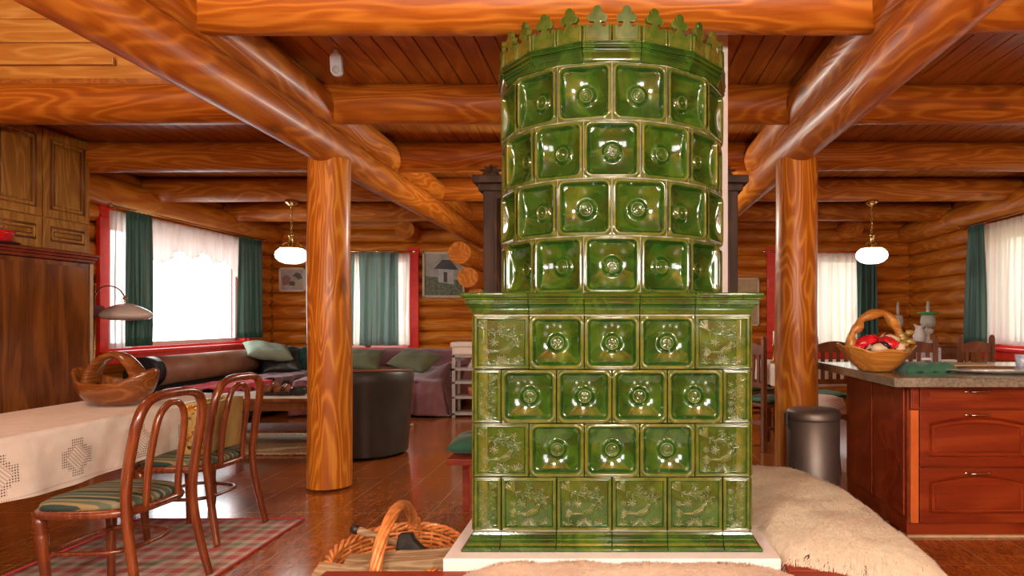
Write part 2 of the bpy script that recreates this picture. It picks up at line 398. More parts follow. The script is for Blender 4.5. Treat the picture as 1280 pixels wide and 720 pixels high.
        if subsurf:
            md = o.modifiers.new('smooth', 'SUBSURF'); md.levels = subsurf; md.render_levels = subsurf
        if label: o['label'] = label
        return o

def tag(o, label, cat, group=None):
    o['label'] = label; o['category'] = cat
    if group: o['group'] = group
    return o
def thing(name, label, cat, loc=(0, 0, 0), rz=0, group=None):
    o = bpy.data.objects.new(name, None); COL.objects.link(o); o.empty_display_size = .05
    o.location = loc; o.rotation_euler = (0, 0, rz); return tag(o, label, cat, group)
def struct(o): o['kind'] = 'structure'; return o
def dup(root, loc, rz=None, label=None, group=None):
    r = root.copy(); COL.objects.link(r); r.location = loc
    if rz is not None: r.rotation_euler = (0, 0, rz)
    if label: r['label'] = label
    if group: r['group'] = group
    for ch in list(root.children):
        c = ch.copy(); COL.objects.link(c); c.parent = r
        for g in list(ch.children):
            d = g.copy(); COL.objects.link(d); d.parent = c
    return r
def arc(cx, cz, r, a0, a1, n): return [(cx + r * math.cos(R(a0 + (a1 - a0) * i / n)), cz + r * math.sin(R(a0 + (a1 - a0) * i / n))) for i in range(n + 1)]
def smooth_path(pts, n=6):
    pts = [Vector(p) for p in pts]; out = []
    for i in range(len(pts) - 1):
        p0 = pts[max(i - 1, 0)]; p1 = pts[i]; p2 = pts[i + 1]; p3 = pts[min(i + 2, len(pts) - 1)]
        for j in range(n):
            t = j / n
            out.append(.5 * ((2 * p1) + (p2 - p0) * t + (2 * p0 - 5 * p1 + 4 * p2 - p3) * t * t + (3 * p1 - p0 - 3 * p2 + p3) * t ** 3))
    out.append(pts[-1]); return out
def px(x, y, d): return Vector(((x - VX) * d / F, d, CAMH + (VY - y) * d / F))

def log_geo(g, x0, x1, r0, r1, cy=0, cz=0, seg=20, seed=0, step=.35):
    n = max(2, int(abs(x1 - x0) / step)); v = []
    for i in range(n + 1):
        t = i / n; x = x0 + (x1 - x0) * t; r = r0 + (r1 - r0) * t
        oy = .012 * mnoise.noise(Vector((x * .7, seed, 3.1))); oz = .012 * mnoise.noise(Vector((x * .7, seed, 9.7)))
        for j in range(seg):
            a = 2 * PI * j / seg
            q = 1 + .03 * mnoise.noise(Vector((x * 1.1, math.cos(a) * .8 + seed, math.sin(a) * .8)))
            v.append((x, cy + oy + r * q * math.cos(a), cz + oz + r * q * math.sin(a)))
    f = [(i * seg + j, i * seg + (j + 1) % seg, (i + 1) * seg + (j + 1) % seg, (i + 1) * seg + j) for i in range(n) for j in range(seg)]
    g.add(v, f, True); g.add(v[:seg], [tuple(range(seg))[::-1]]); g.add(v[-seg:], [tuple(range(seg))])
_seed = [0]
def log(name, p0, p1, r0, r1, m, parent=None):
    p0 = Vector(p0); p1 = Vector(p1); d = p1 - p0; _seed[0] += 1.7
    g = G(); log_geo(g, 0, d.length, r0, r1, seg=28, seed=_seed[0])
    o = g.obj(name, m, parent, recalc=False)
    o.rotation_mode = 'XYZ'; o.rotation_euler = d.to_track_quat('X', 'Z').to_euler(); o.location = p0
    return o

# ------------------------------------------------------------------ room shell
XL, XR, YB, YR = -5.65, 4.95, 11.05, -2.6      # inner faces of walls
ZC = 2.955
g = G(); g.box((XL - .3, YR - .3, -.12), (XR + .3, YB + .3, 0)); struct(g.obj('floor', M['floor']))
def ceiling(x0, x1, y0, y1, name):
    g = G(); w = .125; n = int(round((x1 - x0) / w)); w = (x1 - x0) / n
    for i in range(n):
        a = x0 + i * w
        poly = [(a + .0, ZC + .018), (a + .006, ZC), (a + w - .006, ZC), (a + w, ZC + .018), (a + w, ZC + .05), (a, ZC + .05)]
        # local X is the grain axis -> boards run along world Y: build along X then rotate
        vv = [(y0, -x, z) for x, z in poly] + [(y1, -x, z) for x, z in poly]; k = len(poly)
        g.add(vv, [tuple(range(k)), tuple(range(2 * k - 1, k - 1, -1))] + [(i2 + k, (i2 + 1) % k + k, (i2 + 1) % k, i2) for i2 in range(k)])
    return struct(g.obj(name, M['ceil'], rot=(0, 0, PI / 2)))
ceiling(-2.2, XR + .2, YR - .2, YB + .2, 'ceiling')
ceiling(XL - .2, -2.2, 4.82, YB + .2, 'ceiling_left')
g = G(); g.box((XL - .3, YR - .3, 4.3), (-2.0, 4.95, 4.4)); struct(g.obj('ceiling_gallery', M['pine']))
# pale pine gallery wall over the cross beam on the left
g = G()
zz = ZC - .02
for i in range(9):
    h = .17; y = 4.84 + (.012 if i == 1 else 0)
    g.box((XL - .2, y, zz), (-2.12, y + .03, zz + h - .003), .004); zz += h
struct(g.obj('wall_gallery', M['pine']))
g = G(); g.box((XL - .2, 4.815, 3.105), (-3.62, 4.842, 3.16), .004); struct(g.obj('trim_gallery', M['pine']))
g = G(); g.box((-2.13, YR - .2, ZC - .02), (-2.09, 4.86, 4.35)); struct(g.obj('wall_gallery_side', M['pine']))

PITCH = .212; RL = .112
def log_wall(name, length, openings, loc, rz, top=2.98, bigtop=True):
    """courses along local X, inner face toward local -Y (y=0)"""
    g = G(); i = 0; z = PITCH / 2
    while z < top:
        iv = [(0, length)]
        for (a, b, za, zb) in openings:
            if za - .03 < z < zb + .03:
                iv = [p for (s, e) in iv for p in ((s, min(e, a)), (max(s, b), e)) if p[1] - p[0] > .02]
        big = bigtop and z > top - .62
        for (s, e) in iv: log_geo(g, s, e, RL, RL, RL + (-.05 if big else 0), z, 16, i * 3.3 + loc[0], .6)
        i += 1; z += PITCH
    g.box((0, .11, 0), (length, .14, .0001))
    return struct(g.obj(name, M['walllog'], loc=loc, rot=(0, 0, rz), recalc=False))
W1 = (7.42, 10.25, .90, 2.37)     # left wall window: Y range, Z range
W2 = (-4.85, -3.36, .76, 2.30)    # back wall left, X range
W3 = (2.72, 4.20, .76, 2.30)      # back wall right
W4 = (5.75, 8.72, .90, 2.37)      # right wall
LEN = YB - YR
# left wall: local X -> world +Y, local +Y -> world -X
log_wall('wall_left', LEN, [(W1[0] - YR, W1[1] - YR, W1[2], W1[3])], (XL, YR, 0), PI / 2)
# right wall: local X -> world -Y
log_wall('wall_right', LEN, [(YB - W4[1], YB - W4[0], W4[2], W4[3])], (XR, YB, 0), -PI / 2)
log_wall('wall_back', XR - XL, [(W2[0] - XL, W2[1] - XL, W2[2], W2[3]), (W3[0] - XL, W3[1] - XL, W3[2], W3[3])], (XL, YB, 0), 0)
RW = [(-3.2, -2.2, 1.0, 2.2), (1.9, 2.9, 1.0, 2.2)]
log_wall('wall_rear', XR - XL, [(XR - b, XR - a, c, d) for (a, b, c, d) in RW], (XR, YR, 0), PI)
# continuous tops above the openings (wall plates) + backing so no light leaks between courses
def backing(name, axis, pos, rng_, openings, zt=4.4):
    g = G(); a0, a1 = rng_
    cuts = sorted(openings); cur = a0
    def bx(s, e, z0, z1):
        if axis == 'x': g.box((pos, s, z0), (pos + .04, e, z1))
        else: g.box((s, pos, z0), (e, pos + .04, z1))
    for (s, e, z0, z1) in cuts:
        bx(cur, s, 0, zt); bx(s, e, 0, z0); bx(s, e, z1, zt); cur = e
    bx(cur, a1, 0, zt); return struct(g.obj(name, M['walllog']))
backing('wall_left_outer', 'x', XL - .16, (YR - .2, YB + .2), [W1])
backing('wall_right_outer', 'x', XR + .12, (YR - .2, YB + .2), [W4])
backing('wall_back_outer', 'y', YB + .12, (XL - .2, XR + .2), [W2, W3])
backing('wall_rear_outer', 'y', YR - .16, (XL - .2, XR + .2), RW)

# wall plates: the big top logs of both long walls
struct(log('trim_1', (XL + .05, YR, 2.68), (XL + .05, YB, 2.68), .17, .16, M['walllog']))
struct(log('trim_2', (XR - .05, YR, 2.68), (XR - .05, YB, 2.68), .17, .16, M['walllog']))

# ------------------------------------------------------------------ posts and beams
PXL, PXR, PY = -2.11, 1.37, 4.95
def post(x, label):
    t = thing('log_post', label, 'post', (x, PY, 0))
    g = G(); log_geo(g, .02, 2.44, .158, .150, seg=40, seed=x * 3, step=.2)
    o = g.obj('shaft', M['post'], t, rot=(0, -PI / 2, 0), recalc=False)
    G().lathe([(.07, 0), (.07, .02)], 20).obj('base_plate', M['steel'], t)
    return t
post(PXL, 'thick round log post left of the green stove, beside the dark tub chair')
post(PXR, 'thick round log post right of the green stove, behind the steel bin')
for x, nm in ((PXL, 'left'), (PXR, 'right')):
    tag(log('ceiling_beam', (x, YR, 2.538), (x, 10.95, 2.538), .14, .13, M['log']), f'lower log of the doubled long beam resting on the {nm} log post', 'beam')
    tag(log('ceiling_beam', (x, YR, 2.79), (x, 10.95, 2.79), .133, .126, M['log']), f'upper log of the doubled long beam over the {nm} log post', 'beam')
def crossbeam(name_l, y, r, x0, x1):
    tag(log('ceiling_beam', (x0, y, 2.825), (x1, y, 2.825), r, r * .97, M['log']), name_l, 'beam', 'cross beams under the ceiling')
crossbeam('nearest round cross beam, passing right above the stove crown', 3.3, .145, PXL + .02, XR)
crossbeam('round cross beam just behind the stove crown, level with the two posts', 4.85, .145, XL, XR)
crossbeam('round cross beam behind the posts, third from the camera', 6.4, .145, XL, XR)
crossbeam('round cross beam from which the two pendant lamps hang', 8.0, .145, XL + .08, XR - .08)
crossbeam('farthest round cross beam, nearest to the back wall', 9.65, .14, XL + .08, XR - .08)
# log ends poking out of the back wall
def logend(p, y1, r, label):
    tag(log('log_end', p, (p[0], y1, p[2]), r, r, M['walllog']), label, 'log', 'log ends out of the back wall')
logend((-3.30, 10.6, 2.69), YB + .05, .15, 'sawn round log end above the back window with the teal curtain')
logend((3.87, 10.6, 2.73), YB + .05, .15, 'sawn round log end above the back window on the right, behind the pendant lamp')
logend((PXL, 9.2, 2.18), YB, .155, 'topmost corbel log end under the left beam by the house picture')
logend((PXL, 9.75, 1.88), YB, .15, 'middle corbel log end under the left beam by the house picture')
logend((PXL, 10.3, 1.60), YB, .15, 'lowest corbel log end beside the house picture')

# motion sensor on the second cross beam
t = thing('motion_sensor', 'small white motion sensor under the ceiling boards beside the left doubled beam', 'sensor', (-1.74, 4.20, 2.925)); t.scale = (.82, .82, .82)
M1 = Matrix.Rotation(R(8), 4, 'X')
G().box((-.018, -.03, -.02), (.018, .012, .036), .006).obj('bracket', M['plastic'], t)
pts = [(x, z) for x, z in arc(0, -.03, .043, 0, 180, 10)] + [(x, z) for x, z in arc(0, -.12, .043, 180, 360, 10)]
G().prism(pts, -.035, .0, M1).obj('housing', M['plastic'], t)
G().ball((0, -.035, -.115), .030, 16, 8, (1, .35, 1), M1).obj('lens', M['lens'], t)

# ------------------------------------------------------------------ tiled stove
SY = 3.19; SZ0 = .34
stove = thing('tiled_stove', 'tall green glazed tile stove with a round crowned tower on a square base', 'stove', (0, SY, SZ0))
def relief_mesh(name, a, b, nu, hf, thinf, back=.055):
    """heightfield tile in XZ, outward = -Y; a,b half sizes"""
    nv = max(4, int(nu * b / a)); us = np.linspace(-1, 1, nu + 1); vs = np.linspace(-1, 1, nv + 1)
    U, V = np.meshgrid(us, vs, indexing='ij'); X = U * a; Z = V * b
    H = hf(X, Z, a, b); T = np.clip(thinf(X, Z, H, a, b), 0, 1.6)
    verts = np.stack([X, -H, Z], -1).reshape(-1, 3).tolist(); w = nv + 1
    faces = [(i * w + j, i * w + j + 1, (i + 1) * w + j + 1, (i + 1) * w + j) for i in range(nu) for j in range(nv)]
    faces = [f[::-1] for f in faces]
    # skirt
    ring = [i * w for i in range(nu + 1)] + [nu * w + j for j in range(1, nv + 1)] + [i * w + nv for i in range(nu - 1, -1, -1)] + [j for j in range(nv - 1, 0, -1)]
    base = len(verts); th = T.reshape(-1).tolist()
    for r in ring: verts.append((verts[r][0], back, verts[r][2])); th.append(1.0)
    m = len(ring)
    faces += [(ring[i], ring[(i + 1) % m], base + (i + 1) % m, base + i) for i in range(m)]
    me = bpy.data.meshes.new(name); me.from_pydata(verts, [], faces); me.update()
    me.polygons.foreach_set('use_smooth', [True] * len(faces))
    at = me.attributes.new('thin', 'FLOAT', 'POINT'); at.data.foreach_set('value', th)
    me.materials.append(M['glaze']); return me
def grad(H, X, Z):
    gx, gz = np.gradient(H); return np.hypot(gx / (X[1, 0] - X[0, 0]), gz / (Z[0, 1] - Z[0, 0]))
def sstep(e0, e1, x):
    t = np.clip((x - e0) / (e1 - e0), 0, 1); return t * t * (3 - 2 * t)
def make_dish(name, a, b, flower=False, round_lower=False):
    s = min(a, b)
    def edge(X, Z): 
        dx = a - np.abs(X); dz = b - np.abs(Z); rr = .022      # rounded-rect inset distance
        qx = np.maximum(rr + .012 - dx, 0); qz = np.maximum(rr + .012 - dz, 0)
        d = np.minimum(dx, dz); corner = (qx > 0) & (qz > 0)
        return np.where(corner, rr + .012 - np.sqrt(qx ** 2 + qz ** 2), d)
    def hf(X, Z, a, b):
        d = edge(X, Z); r = np.sqrt(X ** 2 + (Z + .003) ** 2) / s; ang = np.arctan2(Z + .003, X)
        H = .012 * np.sqrt(np.clip(1 - ((d - .009) / .011) ** 2, 0, 1))
        H = np.where(d < .009, .012 * np.sqrt(np.clip(1 - ((.009 - d) / .0115) ** 2, 0, 1)), H)
        inner = sstep(.010, .024, d)
        dish = -.012 - .034 * np.clip(1 - (r / 1.02) ** 2, 0, 1)
        H = H * (1 - inner) + dish * inner
        H += .013 * (1 - sstep(.26, .42, r))
        if flower:
            rad = .235 + .03 * np.cos(8 * ang)
            H += .011 * np.exp(-((r - rad * .95) / .055) ** 2) * (.65 + .35 * np.cos(8 * ang)) + .008 * np.exp(-((r - .11) / .035) ** 2) * (.6 + .4 * np.cos(8 * ang + .4)) + .008 * np.exp(-(r / .04) ** 2)
        else:
            H += .009 * np.exp(-((r - .235) / .038) ** 2) + .004 * np.exp(-((r - .12) / .03) ** 2) + .009 * np.exp(-(r / .055) ** 2)
        return H
    def tf(X, Z, H, a, b):
        d = edge(X, Z); r = np.sqrt(X ** 2 + (Z + .003) ** 2) / s
        return 1.0 * (1 - sstep(.010, .020, d)) + .75 * np.exp(-((r - .235) / .03) ** 2) + .5 * np.exp(-(r / .06) ** 2)
    return relief_mesh(name, a, b, 72, hf, tf)
# --- relief motifs as distance fields
def cap(X, Z, p, q, r0, r1=None):
    r1 = r0 if r1 is None else r1
    px_, pz_ = p; dx, dz = q[0] - p[0], q[1] - p[1]; t = np.clip(((X - px_) * dx + (Z - pz_) * dz) / (dx * dx + dz * dz + 1e-12), 0, 1)
    return np.sqrt((X - px_ - t * dx) ** 2 + (Z - pz_ - t * dz) ** 2) - (r0 + (r1 - r0) * t)
def dome(d, w=.0035, h=.006): return h * np.sqrt(np.clip(np.clip(-d / w, 0, 1) * (2 - np.clip(-d / w, 0, 1)), 0, 1))
def flower(X, Z, c, r, n=6, ph=0):
    x = X - c[0]; z = Z - c[1]; rr = np.sqrt(x * x + z * z); an = np.arctan2(z, x)
    d = rr - r * (.75 + .25 * np.cos(n * an + ph))
    return dome(d, .004, .0065) * (1 - .6 * np.exp(-((rr - r * .42) / (r * .14)) ** 2))
def spikes(X, Z, c, r, n, a0, a1, w=.0022):
    H = np.zeros_like(X)
    for i in range(n):
        a = R(a0 + (a1 - a0) * i / max(1, n - 1)); rr = r * (.8 + .2 * ((i * 7) % 3) / 2)
        H = np.maximum(H, dome(cap(X, Z, (c[0] + .15 * r * math.cos(a), c[1] + .15 * r * math.sin(a)), (c[0] + rr * math.cos(a), c[1] + rr * math.sin(a)), w * .7, w), w, .006))
    return H
def tulip(X, Z, c, r, ang):
    H = np.zeros_like(X)
    for k in (-32, -12, 12, 32):
        a = R(ang + k); H = np.maximum(H, dome(cap(X, Z, c, (c[0] + r * math.cos(a), c[1] + r * math.sin(a)), r * .10, r * .17), .003, .007))
    return H
def leafs(X, Z, pts, r=.0016, lr=.0042, ll=.012, every=1):
    H = np.zeros_like(X)
    for i in range(len(pts) - 1):
        p, q = pts[i], pts[i + 1]; H = np.maximum(H, dome(cap(X, Z, p, q, r), r, .0035))
        a = math.atan2(q[1] - p[1], q[0] - p[0]); m = ((p[0] + q[0]) / 2, (p[1] + q[1]) / 2)
        for s in (1, -1):
            b = a + s * .8; H = np.maximum(H, dome(cap(X, Z, m, (m[0] + ll * math.cos(b), m[1] + ll * math.sin(b)), .001, lr * .6), .002, .005))
    return H
def frame(X, Z, a, b):
    d = np.minimum(a - np.abs(X), b - np.abs(Z))
    H = .008 * sstep(0, .003, d) - .004 * sstep(.004, .006, d) + .004 * np.exp(-((d - .0105) / .0022) ** 2) - .010 * sstep(.012, .018, d)
    return H, d
def make_bird(name, a, b):
    s = a / .11
    def hf(X0, Z0, a, b):
        H, d = frame(X0, Z0, a, b); X = X0 / s; Z = Z0 / s
        K = np.zeros_like(X)
        mx = lambda h: np.maximum(K, h)
        K = mx(tulip(X, Z, (-.062, .052), .036, 125)); K = mx(flower(X, Z, (-.002, .066), .017, 5, 1.2)); K = mx(flower(X, Z, (.052, .056), .012, 5))
        K = mx(leafs(X, Z, [(-.062, .052), (-.045, .04), (-.02, .032), (.01, .03), (.035, .018), (.055, .0), (.058, -.02)], .0018, .006, .017))
        K = mx(leafs(X, Z, [(.01, .03), (.02, .048), (.05, .05)], .0016, .005, .013)); K = mx(leafs(X, Z, [(.035, .018), (.06, .028), (.07, .02)], .0016, .006, .014))
        K = mx(leafs(X, Z, [(-.02, .032), (-.005, .05), (-.002, .06)], .0014, .005, .012))
        K = mx(flower(X, Z, (-.066, .0), .0125, 8)); K = mx(spikes(X, Z, (-.03, .0), .019, 9, 0, 320)); K = mx(flower(X, Z, (.068, .002), .009, 5))
        body = np.minimum(cap(X, Z, (.002, -.040), (.024, -.030), .013, .014), cap(X, Z, (.024, -.030), (.036, -.008), .012, .0085))
        body = np.minimum(body, cap(X, Z, (.042, -.006), (.050, -.008), .003, .0008)); body = np.minimum(body, cap(X, Z, (.0, -.042), (-.045, -.040), .008, .004))
        K = mx(dome(body, .008, .010))
        K = mx(dome(cap(X, Z, (.004, -.034), (.028, -.024), .002, .005), .003, .013))
        K = mx(spikes(X, Z, (-.044, -.040), .034, 7, 140, 220, .0028))
        K = mx(spikes(X, Z, (-.066, -.083), .020, 8, 0, 310)); K = mx(spikes(X, Z, (0, -.088), .034, 13, 5, 175, .0022)); K = mx(spikes(X, Z, (.066, -.086), .030, 7, 40, 165))
        K = mx(flower(X, Z, (0, -.077), .010, 6)); K = mx(dome(cap(X, Z, (-.03, -.092), (.03, -.092), .003), .003, .005))
        return H + 1.6 * K * s * (d > .016)
    def tf(X, Z, H, a, b):
        Hf, d = frame(X, Z, a, b); return sstep(.003, .008, H - Hf) * .55 + .75 * sstep(.7, 2.0, grad(H, X, Z)) * (d > .017) * (H - Hf > .0015) + .9 * (1 - sstep(.008, .016, d)) + .10  # steep ridge edges get a painted glint on top of the glaze thickness
    return relief_mesh(name, a, b, 150, hf, tf)
def make_vine(name, a, b):
    def hf(X, Z, a, b):
        H, d = frame(X, Z, a, b); K = np.zeros_like(X); mx = lambda h: np.maximum(K, h)
        K = mx(leafs(X, Z, [(-.006, -.06), (.004, -.04), (-.006, -.018), (.006, .006), (-.004, .03), (.012, .055)], .0017, .006, .018))
        K = mx(leafs(X, Z, [(-.006, -.018), (-.02, .0), (-.024, .018)], .0014, .005, .012)); K = mx(leafs(X, Z, [(.006, .006), (.022, .02), (.026, .036)], .0014, .005, .012))
        K = mx(tulip(X, Z, (.012, .055), .028, 65)); K = mx(flower(X, Z, (-.022, .046), .011, 5)); K = mx(flower(X, Z, (-.022, -.03), .011, 6)); K = mx(flower(X, Z, (.022, -.02), .010, 5)); K = mx(flower(X, Z, (.022, -.055), .009, 6))
        K = mx(spikes(X, Z, (0, -.09), .026, 11, 5, 175)); K = mx(spikes(X, Z, (-.022, -.06), .012, 7, 0, 300)); K = mx(dome(cap(X, Z, (-.02, -.091), (.02, -.091), .003), .003, .005))
        return H + 1.6 * K * (d > .015)
    def tf(X, Z, H, a, b):
        Hf, d = frame(X, Z, a, b); return sstep(.003, .008, H - Hf) * .55 + .75 * sstep(.7, 2.0, grad(H, X, Z)) * (d > .017) * (H - Hf > .0015) + .9 * (1 - sstep(.008, .016, d)) + .10  # vine edges likewise carry a painted highlight besides thin glaze
    return relief_mesh(name, a, b, 84, hf, tf)

HW = .55; J = .0022; TW = .22; TH = .214
DISH = make_dish('dish_tile', TW / 2 - J, TH / 2 - J); BIRD = make_bird('bird_relief_tile', TW / 2 - J, TH / 2 - J)
BIRDS = make_bird('corner_bird_tile', .1 - J, TH / 2 - J); VINE = make_vine('vine_relief_tile', TW / 4 - J, TH / 2 - J)
LAT = G()
def lattice(loc, rz, w, h, d0=-.001, d1=.05, skip=()):
    m_ = Matrix.Translation(loc) @ Matrix.Rotation(rz, 4, 'Z')
    for s_ in (-1, 1):
        if s_ not in skip: LAT.box((s_ * w / 2 - .0035, -d0, -h / 2), (s_ * w / 2 + .0035 , d1, h / 2), 0, m_)
        LAT.box((-w / 2 + (.006 if -1 in skip else 0), -d0, s_ * h / 2 - .0035), (w / 2 - (.006 if 1 in skip else 0), d1, s_ * h / 2 + .0035), 0, m_)
def put(me, name, loc, rz=0, parent=stove):
    o = bpy.data.objects.new(name, me); COL.objects.link(o); o.parent = parent; o.location = loc; o.rotation_euler = (0, 0, rz); return o
zrow0 = .072
for rz in (0, PI / 2, -PI / 2):
    c, s = math.cos(rz), math.sin(rz)
    for row in range(4):                        # 0 = bottom (birds) .. 3
        zc = zrow0 + TH * (row + .5)
        items = []
        if row % 2 == 0:
            items = [('v', -HW + TW / 4)] + [('b' if row == 0 else 'd', -HW + TW * (k + 1)) for k in range(4)] + [('v', HW - TW / 4)]
        else:
            items = [('b', -HW + TW / 2)] + [('d', -HW + TW * (k + 1.5)) for k in range(3)] + [('b', HW - TW / 2)]
        for kd, x in items:
            me, nm = {'v': (VINE, 'vine_relief_tile'), 'b': (BIRD, 'bird_relief_tile'), 'd': (DISH, 'dish_tile')}[kd]
            y = -HW
            put(me, nm, (x * c - y * s, x * s + y * c, zc), rz)
            lattice((x * c - y * s, x * s + y * c, zc), rz, TW / 2 if kd == 'v' else TW, TH, skip=[q for q in (-1, 1) if abs(x + q * (TW / 4 if kd == 'v' else TW / 2)) > HW - .01])
G().box((-HW + .052, -HW + .052, .0), (HW - .052, HW, zrow0 + 4 * TH + .05)).obj('grout_core', M['grout'], stove)
# mouldings: profile (out, z), run along local X at local y=-dist
def moulding(prof, x0, x1, mA, mB, dist):
    n = len(prof); g = G()
    v = [(x0 - o * mA, -dist - o, z) for o, z in prof] + [(x1 + o * mB, -dist - o, z) for o, z in prof]
    f = [(i, i + n, i + 1 + n, i + 1) for i in range(n - 1)] + [tuple(range(n)), tuple(range(2 * n - 1, n - 1, -1)), (0, n - 1, 2 * n - 1, n)]
    g.add(v, f); return g
def soft(prof, n=4):
    """round a profile with catmull-rom"""
    return [(p.x, p.y) for p in smooth_path([(a, b, 0) for a, b in prof], n)]
def glazed(g, name, rz=0, bev=True, dist=None, lim=.03):
    o = g.obj(name, M['glaze'], stove, rot=(0, 0, rz)); at = o.data.attributes.new('thin', 'FLOAT', 'POINT')
    if dist is not None: vals = [max(0, min(1, .05 + .85 * ((-v.co.y - dist) > lim) + .25 * mnoise.noise(Vector(v.co) * 20))) for v in o.data.vertices]
    else: vals = [.16 + .35 * mnoise.noise(Vector(v.co) * 20) for v in o.data.vertices]; at.data.foreach_set('value', vals)
    if bev:
        md = o.modifiers.new('edge', 'BEVEL'); md.width = .003; md.segments = 2; md.limit_method = 'ANGLE'; md.angle_limit = R(30)
    return o
base_prof = [(-.03, .0), (.040, .0), (.042, .010), (.036, .018), (.026, .020)] + soft([(.026, .020), (.020, .030), (.010, .038), (.008, .045)]) + [(.014, .047), (.014, .054), (.008, .058), (.004, .068), (-.03, .068)]
zt = zrow0 + 4 * TH + .006
corn_prof = [(-.03, 0), (.004, 0), (.006, .010)] + soft([(.006, .010), (.012, .024), (.024, .036), (.030, .040)]) + [(.030, .046), (.024, .048), (.024, .054), (.034, .056), (.036, .064), (.044, .068), (.046, .078), (.042, .084), (-.03, .084)]
for rz in (0, PI / 2, -PI / 2):
    xs = [-HW, -.44, -.22, 0, .22, .44, HW]
    for i in range(6):
        glazed(moulding(base_prof, xs[i] + (J / 2 if i else 0), xs[i + 1] - (J / 2 if i < 5 else 0), 1 if i == 0 else 0, 1 if i == 5 else 0, HW), 'base_moulding', rz, True, HW, .034)
    xs = [-HW, -.33, -.11, .11, .33, HW]
    for i in range(5):
        o = glazed(moulding([(a, z + zt) for a, z in corn_prof], xs[i] + (J / 2 if i else 0), xs[i + 1] - (J / 2 if i < 4 else 0), 1 if i == 0 else 0, 1 if i == 4 else 0, HW), 'cornice_tile', rz, True, HW, .035)
G().box((-HW - .03, -HW - .03, zt + .06), (HW + .03, HW, zt + .081)).obj('ledge_slab', M['glaze'], stove)
ZT = zt + .084                                            # top of the square part (local)
# --- round tower: 14-sided, four staggered courses
NS = 14; RV = .522; AP = RV * math.cos(PI / NS); SIDE = 2 * RV * math.sin(PI / NS)
UH = (1.047 + CAMH - SZ0 - ZT) / 4
UD = make_dish('tower_dish_tile', SIDE / 2 - .0025, UH / 2 - .0025); UF = make_dish('flower_dish_tile', SIDE / 2 - .0025, UH / 2 - .0025, True)
TY = 3.21 - SY
for row in range(4):
    off = 0 if row % 2 == 0 else .5
    for k in range(NS):
        a = (k + off) * 2 * PI / NS                     # angle from the front
        if abs((a + PI) % (2 * PI) - PI) > R(112): continue
        me = UF if (row % 2 == 0 and k == 0) else UD
        lattice((AP * math.sin(a), TY - AP * math.cos(a), ZT + UH * (row + .5)), a, SIDE, UH, -.003)
        put(me, 'flower_dish_tile' if me is UF else 'tower_dish_tile', (AP * math.sin(a), TY - AP * math.cos(a), ZT + UH * (row + .5)), a)
LAT.obj('grout_joints', M['grout'], stove, recalc=False)
G().lathe([(RV - .06, ZT - .01), (RV - .06, ZT + 4 * UH - .002), (RV - .008, ZT + 4 * UH - .002), (RV - .008, ZT + 4 * UH + .03), (.0, ZT + 4 * UH + .03)], 56).obj('tower_core', M['grout'], stove, loc=(0, TY, 0))
tz = ZT + 4 * UH
tp = [(-.03, .0), (.000, .0), (.006, .006)] + soft([(.006, .006), (.010, .022), (.020, .034), (.022, .038)]) + [(.022, .044), (.016, .046), (.016, .052), (.026, .054), (.026, .062), (.020, .064), (.020, .070), (.028, .073), (.028, .080), (-.03, .080)]
CROWN = G()
w = SIDE / 2; hw = w / 2 - .001
half = [(hw, 0), (hw, .064)] + arc(hw - .005, .064, .005, 0, 180, 6)[1:] + [(hw - .014, .057), (hw - .022, .053), (hw - .032, .056), (.017, .068), (.0125, .078)]
half += [(x, z) for x, z in arc(.0235, .096, .0175, -115, 65, 10)] + [(x, z) for x, z in arc(0, .125, .0195, -25, 90, 9)]
poly = half + [(-x, z) for x, z in half[::-1][1:]]
CROWN.prism(poly, -.008, .008)
inset = [(x * .86, .004 + z * .955) for x, z in poly]
CROWN.prism([(x * .80, .008 + z * .93) for x, z in poly], -.0105, -.008)
for s in (1, -1): CROWN.tube([(s * (hw - .005), -.008, 0), (s * (hw - .005), -.008, .064)], .0055, 8)
crown_src = None
for k in range(NS):
    a = k * 2 * PI / NS
    if abs((a + PI) % (2 * PI) - PI) > R(125): continue
    t_ = math.tan(PI / NS)
    o = glazed(moulding([(q, z + tz) for q, z in tp], -SIDE / 2 + .0012, SIDE / 2 - .0012, t_, t_, AP), 'tower_cornice_tile', a, True, AP, .0235); o.location = (0, TY, 0)
    for s in (-1, 1):
        lx = s * SIDE / 4 * 1.02; ly = -(AP + .012)
        if crown_src is None:
            crown_src = glazed(CROWN, 'crown_tile', a, True); o = crown_src
            for d_, v_ in zip(o.data.attributes['thin'].data, o.data.vertices): d_.value = .45 + .5 * mnoise.noise(v_.co * 30) if v_.co.y < -.0095 and abs(v_.co.x) < hw - .012 else 1.0
        else:
            o = crown_src.copy(); COL.objects.link(o)
        o.location = (lx * math.cos(a) - ly * math.sin(a), TY + lx * math.sin(a) + ly * math.cos(a), tz + .080); o.rotation_euler = (0, 0, a)
# white plinth slab under the stove
tag(G().box((-.645, 2.53, .285), (.645, 3.80, SZ0), .006).obj('stove_plinth', M['plinth']), 'white plinth slab under the green tiled stove', 'plinth')
